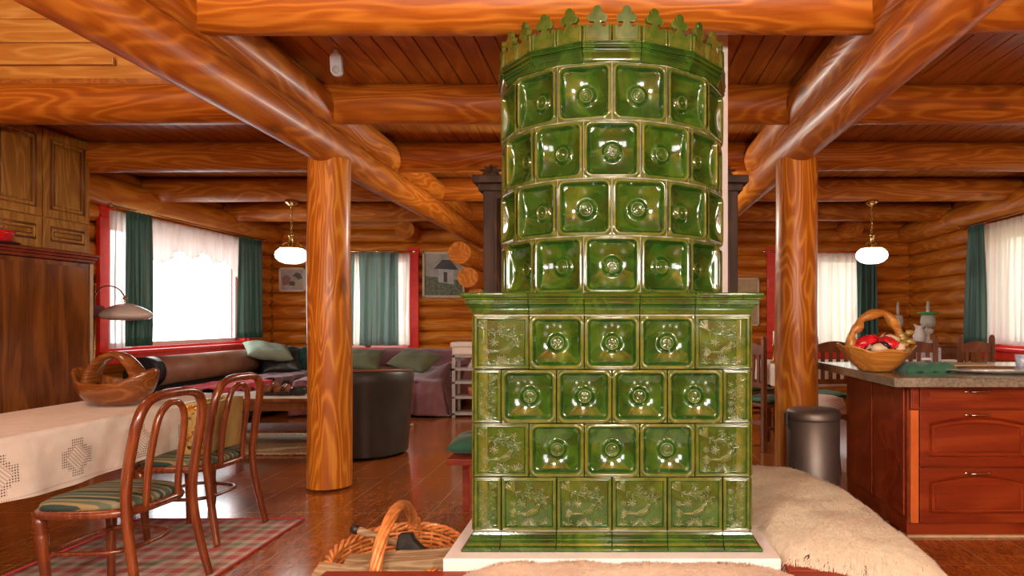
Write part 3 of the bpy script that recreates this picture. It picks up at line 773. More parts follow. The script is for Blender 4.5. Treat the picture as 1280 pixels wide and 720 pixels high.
# chimney and dark wardrobe behind
tag(G().box((-.50, 3.80, 0), (.665, 4.10, ZC), .01).obj('chimney_breast', M['white']), 'white plastered chimney breast behind the green stove tower', 'chimney')
wd = thing('wardrobe', 'tall dark carved wooden wardrobe behind the stove and chimney', 'wardrobe', (-.01, 4.50, 0)); wd.scale = (1.08, 1, 1.035)
G().box((-.80, 0, .06), (.80, .42, 2.06), .006).obj('carcass', M['dark'], wd)
G().box((-.82, -.02, 0), (.82, .44, .08), .01).obj('plinth', M['dark'], wd)
g = G(); g.box((-.86, -.05, 2.10), (.86, .47, 2.15), .008); g.box((-.83, -.025, 2.05), (.83, .445, 2.10), .015); g.obj('cornice', M['dark'], wd)
for x in (-.73, -.02, .69):
    g = G(); g.box((x, -.018, .1), (x + .065, .0, 2.04), .006); g.tube([(x + .032, -.02, .15), (x + .032, -.02, 2.0)], .012, 8); g.obj('pilaster', M['dark'], wd)
for x in (-.655, .05):
    dr = G().box((x, -.012, .12), (x + .62, 0, 2.02), .004).obj('door', M['cab'], wd)
    g = G()
    for zz0, zz1 in ((.2, .95), (1.05, 1.95)): g.box((x + .09, -.02, zz0), (x + .53, -.01, zz1), .008)
    g.obj('door_panel', M['dark'], dr)
def finial(x):
    g = G(); g.ball((x, .18, 2.19), .05, 12, 8, (1.2, .6, .8)); 
    for k in range(5): 
        a = R(30 + k * 30); g.tube([(x, .18, 2.18), (x + .05 * math.cos(a), .18, 2.2 + .05 * math.sin(a)), (x + .09 * math.cos(a), .18, 2.19 + .075 * math.sin(a))], [.018, .014, .004], 7)
    g.obj('carved_finial', M['dark'], wd)
for x in (-.78, -.64, .74): finial(x)

# ------------------------------------------------------------------ bench round the stove, sheepskins
bn = thing('stove_bench', 'low red-brown wooden bench wrapped round the front and right of the stove', 'bench', (0, 2.3, 0))
g = G(); g.box((-1.09, -.35, .25), (1.22, .225, .297), .008); g.obj('front_seat_board', M['redbench'], bn)
g = G(); g.box((.672, .229, .245), (1.22, 1.75, .297), .008); g.obj('side_seat_board', M['redbench'], bn)
for x, y in ((-1.03, -.28), (-1.03, .16), (1.14, -.28), (1.14, 1.66), (.74, 1.66), (.0, -.28)):
    G().box((x - .035, y - .035, 0), (x + .035, y + .035, .245), .006).obj('leg', M['redbench'], bn)
G().box((-1.0, .13, .15), (1.12, .16, .244), .004).obj('apron', M['redbench'], bn)

def fleece(name, inside, bbox, hfun, m, n, length, label, droop):
    """sheepskin: a thick pad plus thousands of curved wool locks in one mesh"""
    x0, x1, y0, y1 = bbox; NU = 60; NV = 80; V = []; idx = {}
    Fc = []
    for i in range(NU + 1):
        for j in range(NV + 1):
            x = x0 + (x1 - x0) * i / NU; y = y0 + (y1 - y0) * j / NV; e = inside(x, y)
            if e > 0: idx[(i, j)] = len(V); V.append((x, y, hfun(x, y, e)))
    for i in range(NU):
        for j in range(NV):
            q = [(i, j), (i + 1, j), (i + 1, j + 1), (i, j + 1)]
            if all(p in idx for p in q): Fc.append([idx[p] for p in q])
    g = G(); g.add(V, Fc, True)
    base = len(g.v); vv = []; ff = []; nn = []
    cnt = 0
    while cnt < n:
        x = random.uniform(x0, x1); y = random.uniform(y0, y1); e = inside(x, y)
        if e <= 0: continue
        if e > .12 and random.random() < .25: continue
        z = hfun(x, y, e) - .006
        fl = Vector((mnoise.noise(Vector((x * 5, y * 5, 1))), mnoise.noise(Vector((x * 5, y * 5, 8))), 0)) * .7
        cl_ = Vector((mnoise.noise(Vector((x * 38, y * 38, 3))), mnoise.noise(Vector((x * 38, y * 38, 7))), 0)) * 1.3
        eps = .02; gx = (inside(x + eps, y) - inside(x - eps, y)); gy = (inside(x, y + eps) - inside(x, y - eps))
        outd = Vector((-gx, -gy, 0)); outd = outd.normalized() if outd.length > 1e-6 else Vector((0, 0, 0))
        k = max(0, 1 - e / .09)
        d = Vector((fl.x + cl_.x * .7 + random.gauss(0, .3), fl.y - .35 + cl_.y * .7 + random.gauss(0, .3), 0))
        d = (d.normalized() * (1 - k) + outd * (k + .2)); d.z = (.36 + .34 * random.random()) * (1 - .6 * k)
        d.normalize(); L = length * random.uniform(.6, 1.1) * (1 + .3 * k)
        side = d.cross(Vector((0, 0, 1))).normalized() * random.uniform(.0008, .0016)
        p0 = Vector((x, y, z)); bend = Vector((0, 0, -.28 - droop * k)) * L
        p1 = p0 + d * L * .55 + bend * .2; p2 = p0 + d * L + bend
        nv_ = Vector((0, -.2, 1)) + outd * (.35 * k) + Vector((d.x, d.y, 0)) * .25 + Vector((random.gauss(0, .16), random.gauss(0, .16), 0))
        if (2 * side).cross(p2 - p0).dot(nv_) < 0: side = -side
        b = len(vv); vv += [p0 - side, p0 + side, p1 - side, p1 + side, p2]; ff += [(b, b + 1, b + 3, b + 2), (b + 2, b + 3, b + 4)]
        nn += [nv_] * 5; cnt += 1
    g.add(vv, ff, True)
    o = g.obj(name, m, recalc=False); me = o.data
    nr = [Vector(v.normal) for v in me.vertices]
    for i in range(base): 
        if nr[i].z < 0: nr[i] = -nr[i]
    nr[base:] = nn
    me.normals_split_custom_set_from_vertices([tuple(q.normalized()) for q in nr])
    return tag(o, label, 'sheepskin')
def poly_inside(poly):
    P = [Vector((a, b)) for a, b in poly]
    def f(x, y):
        p = Vector((x, y)); ins = False; dm = 9
        for i in range(len(P)):
            a = P[i]; b = P[(i + 1) % len(P)]
            if (a.y > y) != (b.y > y) and x < (b.x - a.x) * (y - a.y) / (b.y - a.y) + a.x: ins = not ins
            ab = b - a; t = max(0, min(1, (p - a).dot(ab) / ab.length_squared)); dm = min(dm, (a + ab * t - p).length)
        w = .012 * mnoise.noise(Vector((x * 18, y * 18, 0)))
        return (dm if ins else -dm) + w
    return f
def pad(z0, h, n1=.018):
    return lambda x, y, e: z0 + h * (1 - math.exp(-max(e, 0) / .05)) + n1 * mnoise.noise(Vector((x * 6, y * 6, 2.2))) * min(1, e / .06)
sk = [(.645, 2.72), (.60, 3.0), (.60, 3.7), (.66, 4.02), (.85, 4.08), (1.10, 4.0), (1.24, 3.6), (1.24, 3.0), (1.23, 2.6), (1.20, 2.36), (1.10, 2.34), (.98, 2.44), (.80, 2.56), (.70, 2.60)]
def h_side(x, y, e):
    return pad(.300, .085)(x, y, e)
fleece('sheepskin', poly_inside(sk), (.55, 1.3, 2.28, 4.12), h_side, M['fur1'], 70000, .045, 'cream sheepskin on the bench to the right of the stove', .5)
sk2 = [(-.50, 2.0), (-.56, 2.25), (-.54, 2.40), (-.38, 2.50), (-.2, 2.515), (.1, 2.50), (.35, 2.515), (.56, 2.50), (.66, 2.42), (.70, 2.25), (.68, 2.0)]
fleece('sheepskin', poly_inside(sk2), (-.62, .76, 1.96, 2.55), pad(.300, .070), M['fur2'], 45000, .038, 'peach cream sheepskin on the bench in front of the stove', .5)

# small bench with green cushion at the left behind the stove
b2 = thing('side_bench', 'small red wooden bench with green cushion at the left of the stove', 'bench', (-.88, 4.00, 0))
G().box((-.115, -.01, .375), (.24, .42, .415), .006).obj('seat_board', M['redbench'], b2)
for x, y in ((.035, .05), (.205, .05), (.205, .38), (-.08, .38)): G().box((x - .022, y - .022, 0), (x + .022, y + .022, .375), .004).obj('leg', M['redbench'], b2)
def pillow_geo(w, d, h, wob=.02, seed=0, n=20):
    g = G()
    def top(sg):
        def f(u, v):
            a = 2 * u - 1; b = 2 * v - 1
            k = (1 - abs(a) ** 2.6) * (1 - abs(b) ** 2.6); k = max(k, 0) ** .45
            pin = 1 - .07 * (abs(a) ** 3) * (1 - abs(b)) - .07 * (abs(b) ** 3) * (1 - abs(a))
            return (a * w / 2 * (1 - .06 * (1 - b * b) * abs(a)), b * d / 2 * (1 - .06 * (1 - a * a) * abs(b)), sg * h / 2 * k + wob * mnoise.noise(Vector((a * 2 + seed, b * 2, 0))) * k)
        return f
    g.grid(top(1), n, n); g.grid(top(-1), n, n); return g
o = pillow_geo(.38, .44, .13).obj('seat_cushion', M['greencush'], loc=(-.815, 4.21, .478)); tag(o, 'dark green cushion on the small red bench left of the stove', 'cushion')

# ------------------------------------------------------------------ wicker basket with firewood
bk = thing('wicker_basket', 'orange wicker basket with tall handle holding firewood beside the stove', 'basket', (-.92, 2.84, 0))
rx, ry = .27, .27
g = G()
for i in range(15):
    t_ = i / 14; z = .02 + .225 * t_; s = .72 + .28 * t_ ** .7
    n = 90; pts = [(s * rx * math.cos(2 * PI * j / n) * (1 + .018 * math.sin(j * PI / 3 * 1.0 + (i % 2) * PI)), s * ry * math.sin(2 * PI * j / n) * (1 + .018 * math.sin(j * PI / 3 + (i % 2) * PI)), z + .03 * math.sin(2 * PI * j / n) * t_) for j in range(n)]
    g.tube(pts, .0075, 6, closed=True)
for j in range(30):
    a = 2 * PI * j / 30; g.tube([(rx * (.72 + .28 * (q / 5) ** .7) * math.cos(a), ry * (.72 + .28 * (q / 5) ** .7) * math.sin(a), .01 + .24 * q / 5 + .03 * math.sin(a) * q / 5) for q in range(6)], .005, 5)
g.lathe([(0, .012), (.19, .012), (.195, .022), (0, .022)], 30)
g.obj('woven_body', M['wicker'], bk)
g = G()
for ph in range(3):
    n = 120; g.tube([((rx + .012 * math.cos(j * .6 + ph * 2.1)) * math.cos(2 * PI * j / n), (ry + .012 * math.cos(j * .6 + ph * 2.1)) * math.sin(2 * PI * j / n), .257 + .012 * math.sin(j * .6 + ph * 2.1) + .03 * math.sin(2 * PI * j / n)) for j in range(n)], .0085, 6, closed=True)
g.obj('rim', M['wicker'], bk)
g = G(); hp = smooth_path([(.0, -.27, .18), (.0, -.262, .27), (.005, -.20, .38), (.01, -.08, .445), (.01, .04, .448), (.005, .15, .40), (.0, .235, .32), (0, .25, .25)], 8)
for k in range(6):
    ps = []
    for i, p in enumerate(hp):
        t_ = (hp[min(i + 1, len(hp) - 1)] - hp[max(i - 1, 0)]).normalized(); a = Vector((1, 0, 0)); b_ = t_.cross(a); th = i * .16 + k * PI / 3
        ps.append(p + (a * math.cos(th) * 1.15 + b_ * math.sin(th)) * .014)
    g.tube(ps, .0095, 6)
g.obj('handle', M['wicker'], bk)
for y in (-.27, .25):
    g = G()
    for z in ((.215, .235, .255, .27) if y < 0 else (.27, .285, .30, .315)): g.tube([(.024 * math.cos(a_ * PI / 6), y + .022 * math.sin(a_ * PI / 6), z + .008 * math.sin(a_ * .9)) for a_ in range(12)], .007, 6, closed=True)
    g.obj('binding', M['wicker'], bk)
def firewood(loc, L, rad, rot, label, seed):
    g = G(); seg = 22; n = 12; v = []
    for i in range(n + 1):
        x = -L / 2 + L * i / n
        for j in range(seg):
            a = 2 * PI * j / seg; r = rad * (1 + .10 * mnoise.noise(Vector((x * 4, math.cos(a) * 1.5 + seed, math.sin(a) * 1.5))))
            cy, cz = r * math.cos(a), r * math.sin(a)
            if cz > rad * .45: cz = rad * .45 + .006 * mnoise.noise(Vector((x * 14, cy * 40, seed)))
            if cy < -rad * .55: cy = -rad * .55
            v.append((x, cy, cz))
    g.add(v, [(i * seg + j, i * seg + (j + 1) % seg, (i + 1) * seg + (j + 1) % seg, (i + 1) * seg + j) for i in range(n) for j in range(seg)])
    g.add(v[:seg], [tuple(range(seg))[::-1]]); g.add(v[-seg:], [tuple(range(seg))])
    return tag(g.obj('firewood_log', M['fire'], loc=loc, rot=rot), label, 'firewood', 'firewood in the wicker basket')
firewood((-.865, 2.69, .262), .42, .062, (.2, R(-3), R(4)), 'split firewood log lying on top at the front of the wicker basket', 1)
firewood((-1.0, 2.62, .228), .36, .05, (.5, R(3), R(-6)), 'greyish firewood log poking out at the left end of the wicker basket', 5)
firewood((-.85, 2.86, .19), .36, .06, (0, 0, R(20)), 'firewood log lying low in the middle of the wicker basket', 9)
hx = thing('hatchet', 'old hatchet with black iron head lying on the firewood in the basket', 'hatchet', (-.925, 2.78, .318), R(-6)); hx.rotation_euler = (0, R(6), R(-6)); hx.location.z = .325
G().tube(smooth_path([(-.15, 0, .025), (-.06, 0, .012), (.0, 0, .0), (.07, 0, -.015)], 5), [.016] * 4 + [.013] * 12, 10).obj('handle', M['fire'], hx)
G().tube([(-.175, 0, .030), (-.145, 0, .0245)], .018, 10).obj('handle_tip', M['black'], hx, label='black handle tip')
pl = [(.035, .035), (.085, .045), (.10, .02), (.19, -.045), (.185, -.055), (.06, -.065), (.028, -.05)]
G().prism(pl, -.016, .016).obj('axe_head', M['iron'], hx)

# ------------------------------------------------------------------ dining table with cloth, chairs, carved basket
TX0, TX1, TY0, TY1, TZ = -3.28, -2.60, 1.9, 4.5, .74
tb = thing('dining_table', 'long dining table under the white embroidered cloth', 'table', ((TX0 + TX1) / 2, (TY0 + TY1) / 2, 0))
hx_, hy_ = (TX1 - TX0) / 2, (TY1 - TY0) / 2
G().box((-hx_, -hy_, TZ - .03), (hx_, hy_, TZ), .005).obj('tabletop', M['bent'], tb)
g = G(); g.box((-hx_ + .05, -hy_ + .05, TZ - .12), (hx_ - .05, -hy_ + .075, TZ - .03)); g.box((-hx_ + .05, hy_ - .075, TZ - .12), (hx_ - .05, hy_ - .05, TZ - .03))
g.box((-hx_ + .05, -hy_ + .05, TZ - .12), (-hx_ + .075, hy_ - .05, TZ - .03)); g.box((hx_ - .075, -hy_ + .05, TZ - .12), (hx_ - .05, hy_ - .05, TZ - .03)); g.obj('apron', M['bent'], tb)
for sx in (-1, 1):
    for sy in (-1, 1):
        G().lathe([(.022, 0), (.03, .1), (.024, .2), (.035, .45), (.03, .5), (.04, .55), (.04, TZ - .03)], 18).obj('leg', M['bent'], tb, loc=(sx * (hx_ - .07), sy * (hy_ - .07), 0))
# cloth : top plus hanging skirt all round
g = G(); e = .006; loop = []; nx, ny = 24, 70; rc = .02
X0, X1, Y0, Y1 = -hx_ - e, hx_ + e, -hy_ - e, hy_ + e
for i in range(nx): loop.append((X0 + (X1 - X0) * i / nx, Y0, 0, -1))
for i in range(ny): loop.append((X1, Y0 + (Y1 - Y0) * i / ny, 1, 0))
for i in range(nx): loop.append((X1 - (X1 - X0) * i / nx, Y1, 0, 1))
for i in range(ny): loop.append((X0, Y1 - (Y1 - Y0) * i / ny, -1, 0))
nl = len(loop); v = []; NH = 12
for h in range(NH + 1):
    for i, (x, y, ox, oy) in enumerate(loop):
        t_ = h / NH; L = .275 + .012 * math.sin(y * 6 + x * 5)
        corner = math.exp(-((abs(x) - hx_) ** 2 + (abs(y) - hy_) ** 2) / .012)
        wv = (.010 * math.sin(y * 9 + x * 11) + .006 * math.sin(y * 23 + 1)) * t_ + .008 * t_ + .06 * corner * t_
        dx, dy = (ox, oy)
        if corner > .3: q = Vector((x, y)).normalized(); dx, dy = (math.copysign(.7, x), math.copysign(.7, y))
        v.append((x + dx * wv, y + dy * wv, .006 - (0 if h == 0 else .004) - L * t_ - .05 * corner * t_))
f = [(h * nl + i, h * nl + (i + 1) % nl, (h + 1) * nl + (i + 1) % nl, (h + 1) * nl + i) for h in range(NH) for i in range(nl)]
g.add(v, f, True)
g.add(v[:nl], [tuple(range(nl))])
cl = g.obj('tablecloth', M['cloth'], loc=((TX0 + TX1) / 2, (TY0 + TY1) / 2, TZ + .001)); tag(cl, 'white embroidered linen tablecloth draped over the long dining table', 'tablecloth')

def bentwood(label, loc, rz):
    """front of the chair toward local -X, back at +X"""
    t = thing('bentwood_chair', label, 'chair', loc, rz, 'bentwood chairs at the dining table')
    # seat frame
    def seat_outline(k, n=48):
        pts = []
        for i in range(n):
            a = 2 * PI * i / n; c, s = math.cos(a), math.sin(a); sg = lambda q: math.copysign(abs(q) ** .55, q)
            x = .215 * k * sg(c); y = (.225 - .03 * (x / .215)) * k * sg(s); pts.append((x, y))
        return pts
    ol = seat_outline(1); g = G()
    g.tube([(x, y, .435) for x, y in ol], .020, 8, closed=True); 
    n = len(ol); g.add([(x, y, .447) for x, y in ol] + [(x, y, .423) for x, y in ol], [tuple(range(n)), tuple(range(2 * n - 1, n - 1, -1))]); g.obj('seat_frame', M['bent'], t)
    g = G(); rings = []
    prof = [(.97, .452), (1.0, .462), (.985, .474), (.90, .486), (.6, .497), (.25, .50), (.02, .50)]
    vv = []
    for k, z in prof: vv += [(x, y, z) for x, y in seat_outline(k)]
    g.add(vv, [(i * n + j, i * n + (j + 1) % n, (i + 1) * n + (j + 1) % n, (i + 1) * n + j) for i in range(len(prof) - 1) for j in range(n)], True)
    g.add(vv[-n:], [tuple(range(n))], True); g.obj('seat_cushion', M['stripe'], t)
    # back bow incl. rear legs
    bow = [(.285, -.225, .012), (.262, -.215, .12), (.228, -.205, .30), (.212, -.205, .45), (.222, -.212, .60), (.248, -.212, .76), (.264, -.200, .855), (.272, -.165, .915), (.276, -.10, .94), (.277, 0, .945)]
    bow = bow + [(x, -y, z) for x, y, z in bow[::-1][1:]]
    sp = smooth_path(bow, 5); rr = [.0215 if p.z > .5 else .0215 - .004 * (1 - p.z / .5) for p in sp]
    G().tube(sp, rr, 12).obj('back_bow', M['bent'], t)
    inn = [(.214, -.098, .43), (.226, -.098, .60), (.250, -.094, .76), (.262, -.075, .85), (.268, -.035, .893), (.269, 0, .90)]
    inn = inn + [(x, -y, z) for x, y, z in inn[::-1][1:]]
    G().tube(smooth_path(inn, 5), .015, 10).obj('inner_bow', M['bent'], t)
    for sy in (-1, 1):
        G().lathe([(.013, 0), (.016, .01), (.018, .12), (.024, .30), (.027, .335), (.021, .345), (.030, .356), (.021, .368), (.029, .38), (.024, .395), (.024, .44)], 16).obj('front_leg', M['bent'], t, loc=(-.165, sy * .165, 0), rot=(R(-4) * sy, R(-3), 0))
    ring = [(x * .80, y * .84, .255) for x, y in seat_outline(1)]
    G().tube(ring, .0105, 8, closed=True).obj('stretcher_ring', M['bent'], t)
    return t
c1 = bentwood('nearest bentwood chair with striped seat at the dining table', (-2.26, 3.03, 0), R(-3))
c1.scale = (1, 1, .975)
c2 = dup(c1, (-2.43, 3.88, 0), R(-4), 'farther bentwood chair with a gold paper bag on its striped seat')
gb = thing('gift_bag', 'olive gold paper bag leaning on the farther bentwood chair', 'bag', (-2.37, 3.93, .489), R(-2))
g = G(); g.add([(-.06, -.17, 0), (.06, -.17, 0), (.06, .19, 0), (-.06, .19, 0), (-.05, -.17, .29), (.075, -.17, .29), (.075, .19, .29), (-.05, .19, .29)], [(3, 2, 1, 0), (0, 1, 5, 4), (1, 2, 6, 5), (2, 3, 7, 6), (3, 0, 4, 7)])
g.obj('bag_body', M['gold'], gb, thick=.004)
G().grid(lambda u, v: (.065 - .12 * u, -.174 + .01 * math.sin(u * 9 + v * 14), .03 + .25 * v), 6, 10).obj('foil_edge', M['goldshine'], gb, thick=.003)

# carved wooden basket-bowl on the cloth
cb = thing('carved_basket', 'carved brown wooden boat-shaped basket bowl standing on the tablecloth', 'basket', (-2.93, 3.92, TZ + .009), R(-8))
def bowl_fn(w, d, h, tip, inner):
    def f(u, v):
        a = 2 * PI * u; k = v
        c, s = math.cos(a), math.sin(a); r = (.40 + .60 * math.sin(k * PI / 2) ** .9) if not inner else (.0 + .93 * (k) ** .55)
        up = tip * abs(c) ** 3 * k ** 2
        x = w * c * r * (1 + .10 * abs(c) ** 4 * k); y = d * s * r
        z = (h * k ** 1.5 + up) if not inner else (.02 + (h - .02) * k ** 1.6 + up)
        return (x, y, z)
    return f
g = G(); g.grid(bowl_fn(.24, .15, .135, .085, False), 48, 14); g.grid(bowl_fn(.24, .15, .135, .085, True), 48, 10)
rim = [[bowl_fn(.24, .15, .135, .085, q)(i / 48, 1.0) for i in range(49)] for q in (False, True)]
g.add(rim[0] + rim[1], [(i, i + 1, i + 50, i + 49) for i in range(48)]); n = 48
base = [bowl_fn(.24, .15, .135, .085, False)(i / 48, 0) for i in range(48)]; g.add(base, [tuple(range(48))])
g.obj('bowl', M['bowlw'], cb)
hp = smooth_path([(-.17, .0, .13), (-.145, .0, .20), (-.09, 0, .265), (-.02, 0, .292), (.02, 0, .29), (.07, 0, .27), (.13, 0, .21), (.17, 0, .14)], 6)
G().tube([(p.x, p.y / 1.7, p.z) for p in hp], [.024 + .014 * (1 - math.sin(PI * i / (len(hp) - 1))) for i in range(len(hp))], 14, mat=Matrix.Diagonal((1, 1.7, 1, 1))).obj('handle', M['bowlw'], cb)

# plaid rug
t = thing('plaid_rug', 'red and green plaid woven rug under the bentwood chairs', 'rug', (-2.44, 2.70, 0))
g = G(); g.grid(lambda u, v: (-.51 + 1.02 * u, -1.44 + 2.88 * v, .004 + .001 * math.sin(u * 20 + v * 13)), 20, 50); g.obj('rug_field', M['plaid'], t, thick=.005)
g = G(); g.tube([(-.515, -1.445, .006), (.515, -1.445, .006), (.515, 1.445, .006), (-.515, 1.445, .006)], .007, 8, closed=True); g.obj('red_border', M['redcloth'], t)

# ------------------------------------------------------------------ left cabinets
FX = -4.98; CY1 = 6.32
cu = thing('wall_cabinet', 'brown panelled cupboards above the polished sideboard at the far left', 'cabinet', (FX, CY1, 1.87))
G().box((-.55, -2.1, 0), (0, 0, 1.07), .004).obj('carcass', M['cab'], cu)
def panel_door(z0, z1, y0, y1, parent):
    d = G().box((0, y0 + .004, z0), (.022, y1 - .004, z1), .004).obj('door', M['cab'], parent)
    g = G(); fr = .075
    # raised panel: bevelled moulding frame around a field
    a, b, c, e_ = y0 + fr, y1 - fr, z0 + fr, z1 - fr
    for (p, q, x0_, x1_) in ((0, .018, .022, .008),):
        o_ = [(x0_, a, c), (x0_, b, c), (x0_, b, e_), (x0_, a, e_)]; i_ = [(.010, a + .02, c + .02), (.010, b - .02, c + .02), (.010, b - .02, e_ - .02), (.010, a + .02, e_ - .02)]
        r_ = [(.024, a + .06, c + .06), (.024, b - .06, c + .06), (.024, b - .06, e_ - .06), (.024, a + .06, e_ - .06)]
        g.add([(x + .006, y, z) for x, y, z in o_ + i_ + r_], [(k, (k + 1) % 4, (k + 1) % 4 + 4, k + 4) for k in range(4)] + [(k + 4, (k + 1) % 4 + 4, (k + 1) % 4 + 8, k + 8) for k in range(4)] + [(8, 9, 10, 11)])
    g.obj('door_panel', M['cab'], d); g = G()
    g.tube([(.024, a, c), (.024, b, c), (.024, b, e_), (.024, a, e_)], .010, 6, closed=True); g.tube([(.026, a + .035, c + .035), (.026, b - .035, c + .035), (.026, b - .035, e_ - .035), (.026, a + .035, e_ - .035)], .005, 6, closed=True)
    g.obj('panel_moulding', M['chairw'], d)
    return d
for i in range(4):
    y1 = -.015 - i * .525; y0 = y1 - .515
    panel_door(.285, 1.05, y0, y1, cu); panel_door(.01, .275, y0, y1, cu)
sb = thing('sideboard', 'tall polished dark veneer cabinet with moulded top at the far left', 'cabinet', (FX + .04, CY1 - .01, 0))
G().box((-.58, -2.1, 0), (0, 0, 1.78), .004).obj('carcass', M['veneer'], sb)
g = G(); g.box((-.58, -2.14, 1.84), (.065, .02, 1.865), .006); g.box((-.58, -2.13, 1.815), (.045, .015, 1.84), .008); g.box((-.58, -2.12, 1.785), (.025, .01, 1.815), .006); g.obj('cornice', M['cherry'], sb)
g = G(); g.box((0, -.03, .1), (.012, -.0, 1.78), .003); g.obj('edge_strip', M['board'], sb)
g = G(); g.box((.0, -2.08, .12), (.010, -.06, 1.74), .003); g.obj('door', M['veneer'], sb)
t = thing('glass_dish', 'ruby red glass dish on a dark tray on top of the sideboard', 'dish', (-4.93, 5.32, 1.865))
G().lathe([(0, 0), (.14, 0), (.15, .008), (.145, .012), (0, .012)], 28).obj('tray', M['black'], t)
G().lathe([(.0, .014), (.09, .014), (.10, .03), (.105, .07), (.125, .10), (.120, .10), (.098, .07), (.09, .035), (0, .03)], 28).obj('bowl', M['redglass'], t)

# brass lamp beside the window
fl = thing('floor_lamp', 'brass floor lamp with white glass shade beside the left window', 'lamp', (-5.38, 6.9, 0))
G().lathe([(.14, 0), (.14, .02), (.05, .04), (.012, .06)], 24).obj('base', M['brass'], fl)
G().tube([(0, 0, .05), (0, 0, 1.60)], .009, 10).obj('pole', M['brass'], fl)
G().tube(smooth_path([(0, 0, 1.50), (.06, 0, 1.58), (.15, 0, 1.605), (.24, 0, 1.58), (.30, 0, 1.52), (.315, 0, 1.475)], 6), .007, 8).obj('arm', M['brass'], fl)
g = G(); g.tube([(.02 * math.cos(a_ * PI / 6), 0, 1.62 + .02 * math.sin(a_ * PI / 6)) for a_ in range(12)], .005, 6, closed=True); g.obj('finial', M['brass'], fl)
g = G(); 
for k in range(4): g.tube([(.32 + .010 * math.cos(a_ * PI / 4), .010 * math.sin(a_ * PI / 4) * (k % 2), 1.47 - .02 * k + .010 * math.sin(a_ * PI / 4)) for a_ in range(8)], .004, 6, closed=True)
g.ball((.32, 0, 1.475), .02, 10, 8); g.obj('chain', M['brass'], fl)
G().lathe([(.0, 1.425), (.06, 1.42), (.14, 1.385), (.205, 1.345), (.238, 1.31), (.236, 1.285), (.20, 1.262), (.10, 1.245), (.0, 1.24)], 36).obj('glass_shade', M['opaloff'], fl, loc=(.33, 0, 0))
G().tube([(-.05, -.02, 1.345), (.09, -.02, 1.345)], .055, 20).obj('mauve_drum', M['drum'], fl)

# ------------------------------------------------------------------ windows, curtains
def mk_frame(o_name, loc, rz, w, z0, z1, sill_out=.14, cap=True):
    """local X along the wall (0..w), inner side -Y; origin at wall inner face"""
    root = bpy.data.objects.new(o_name, None); COL.objects.link(root); root.location = loc; root.rotation_euler = (0, 0, rz); root['kind'] = 'structure'
    cw = .15
    g = G()
    for a in (-cw, w): g.box((a, -.045, z0 - .02), (a + cw, .0, z1 + .02), .006)
    for a in (-cw, w): 
        g.prism([(a - .0, z1 + .02), (a + cw, z1 + .02), (a + cw + .03, z1 + .16), (a - .03, z1 + .16)], -.06, .0)
    g.box((-cw, -.03, z1 + .02), (w + cw, 0, z1 + .07), .006)
    for a in (0, w - .03): g.box((a, 0, z0), (a + .03, .22, z1))
    g.box((0, 0, z1 - .03), (w, .22, z1)); g.box((0, 0, z0), (w, .22, z0 + .03)); g.obj('casing', M['redpaint'], root)
    g = G(); g.box((-cw - .02, -sill_out, z0 - .04), (w + cw + .02, 0, z0), .008); g.box((-cw, -.06, z0 - .15), (w + cw, -.0, z0 - .04), .008); g.obj('sill', M['redpaint'], root)
    n = 1 if w > 2 else 2
    for k in range(n):
        a = .03 + (w - .06) * k / n; b = .03 + (w - .06) * (k + 1) / n; g = G(); s = .05
        g.box((a, .12, z0 + .03), (a + s, .16, z1 - .03), .004); g.box((b - s, .12, z0 + .03), (b, .16, z1 - .03), .004)
        g.box((a, .12, z0 + .03), (b, .16, z0 + .03 + s), .004); g.box((a, .12, z1 - .03 - s), (b, .16, z1 - .03), .004)
        sh = g.obj('sash', M['pine'] if False else M['plinth'], root)
        G().box((a + s, .138, z0 + .03 + s), (b - s, .142, z1 - .03 - s)).obj('pane', M['glass'], sh)
    return root
mk_frame('window_1', (XL, W1[0], 0), PI / 2, W1[1] - W1[0], W1[2], W1[3])
mk_frame('window_2', (W2[0], YB, 0), 0, W2[1] - W2[0], W2[2], W2[3], .10)
mk_frame('window_3', (W3[0], YB, 0), 0, W3[1] - W3[0], W3[2], W3[3], .10)
mk_frame('window_4', (XR, W4[1], 0), -PI / 2, W4[1] - W4[0], W4[2], W4[3])

def curtain(name, label, m, loc, rz, x0, x1, z0, z1, folds, amp=.03, spread=0.0, thick=.003, zfun=None, nz=14, lean=0.0):
    def f(u, v):
        z = z1 + (z0 - z1) * v if zfun is None else z1 + (zfun(u) - z1) * v
        wx = x0 + (x1 - x0) * u; cx = (x0 + x1) / 2; wx = cx + (wx - cx) * (1 + spread * v) + lean * v
        ph = u * folds * 2 * PI; a = amp * (.6 + .4 * v)
        return (wx + .01 * math.sin(ph * .5 + v * 3), a * math.sin(ph + .7 * math.sin(v * 2.5)) + .4 * a * math.sin(ph * 2.3 + 1 + v), z)
    g = G(); g.grid(f, int(max(12, folds * 12)), nz)
    return tag(g.obj(name, m, loc=loc, rot=(0, 0, rz), recalc=False, thick=thick), label, 'curtain')
def rod(label, loc, rz, x0, x1, z):
    t = thing('curtain_rod', label, 'curtain rod', loc, rz)
    G().tube([(x0, 0, z), (x1, 0, z)], .011, 10).obj('pole', M['brass'], t)
    for x, s in ((x0, -1), (x1, 1)):
        G().lathe([(.0, 0), (.014, .005), (.012, .02), (.024, .04), (.018, .062), (.0, .075)], 12).obj('finial', M['brass'], t, loc=(x, 0, z), rot=(0, s * PI / 2, 0))
    for x in (x0 + .12, x1 - .12): G().tube([(x, 0, z), (x, .17, z)], .008, 8).obj('bracket', M['brass'], t)
    return t
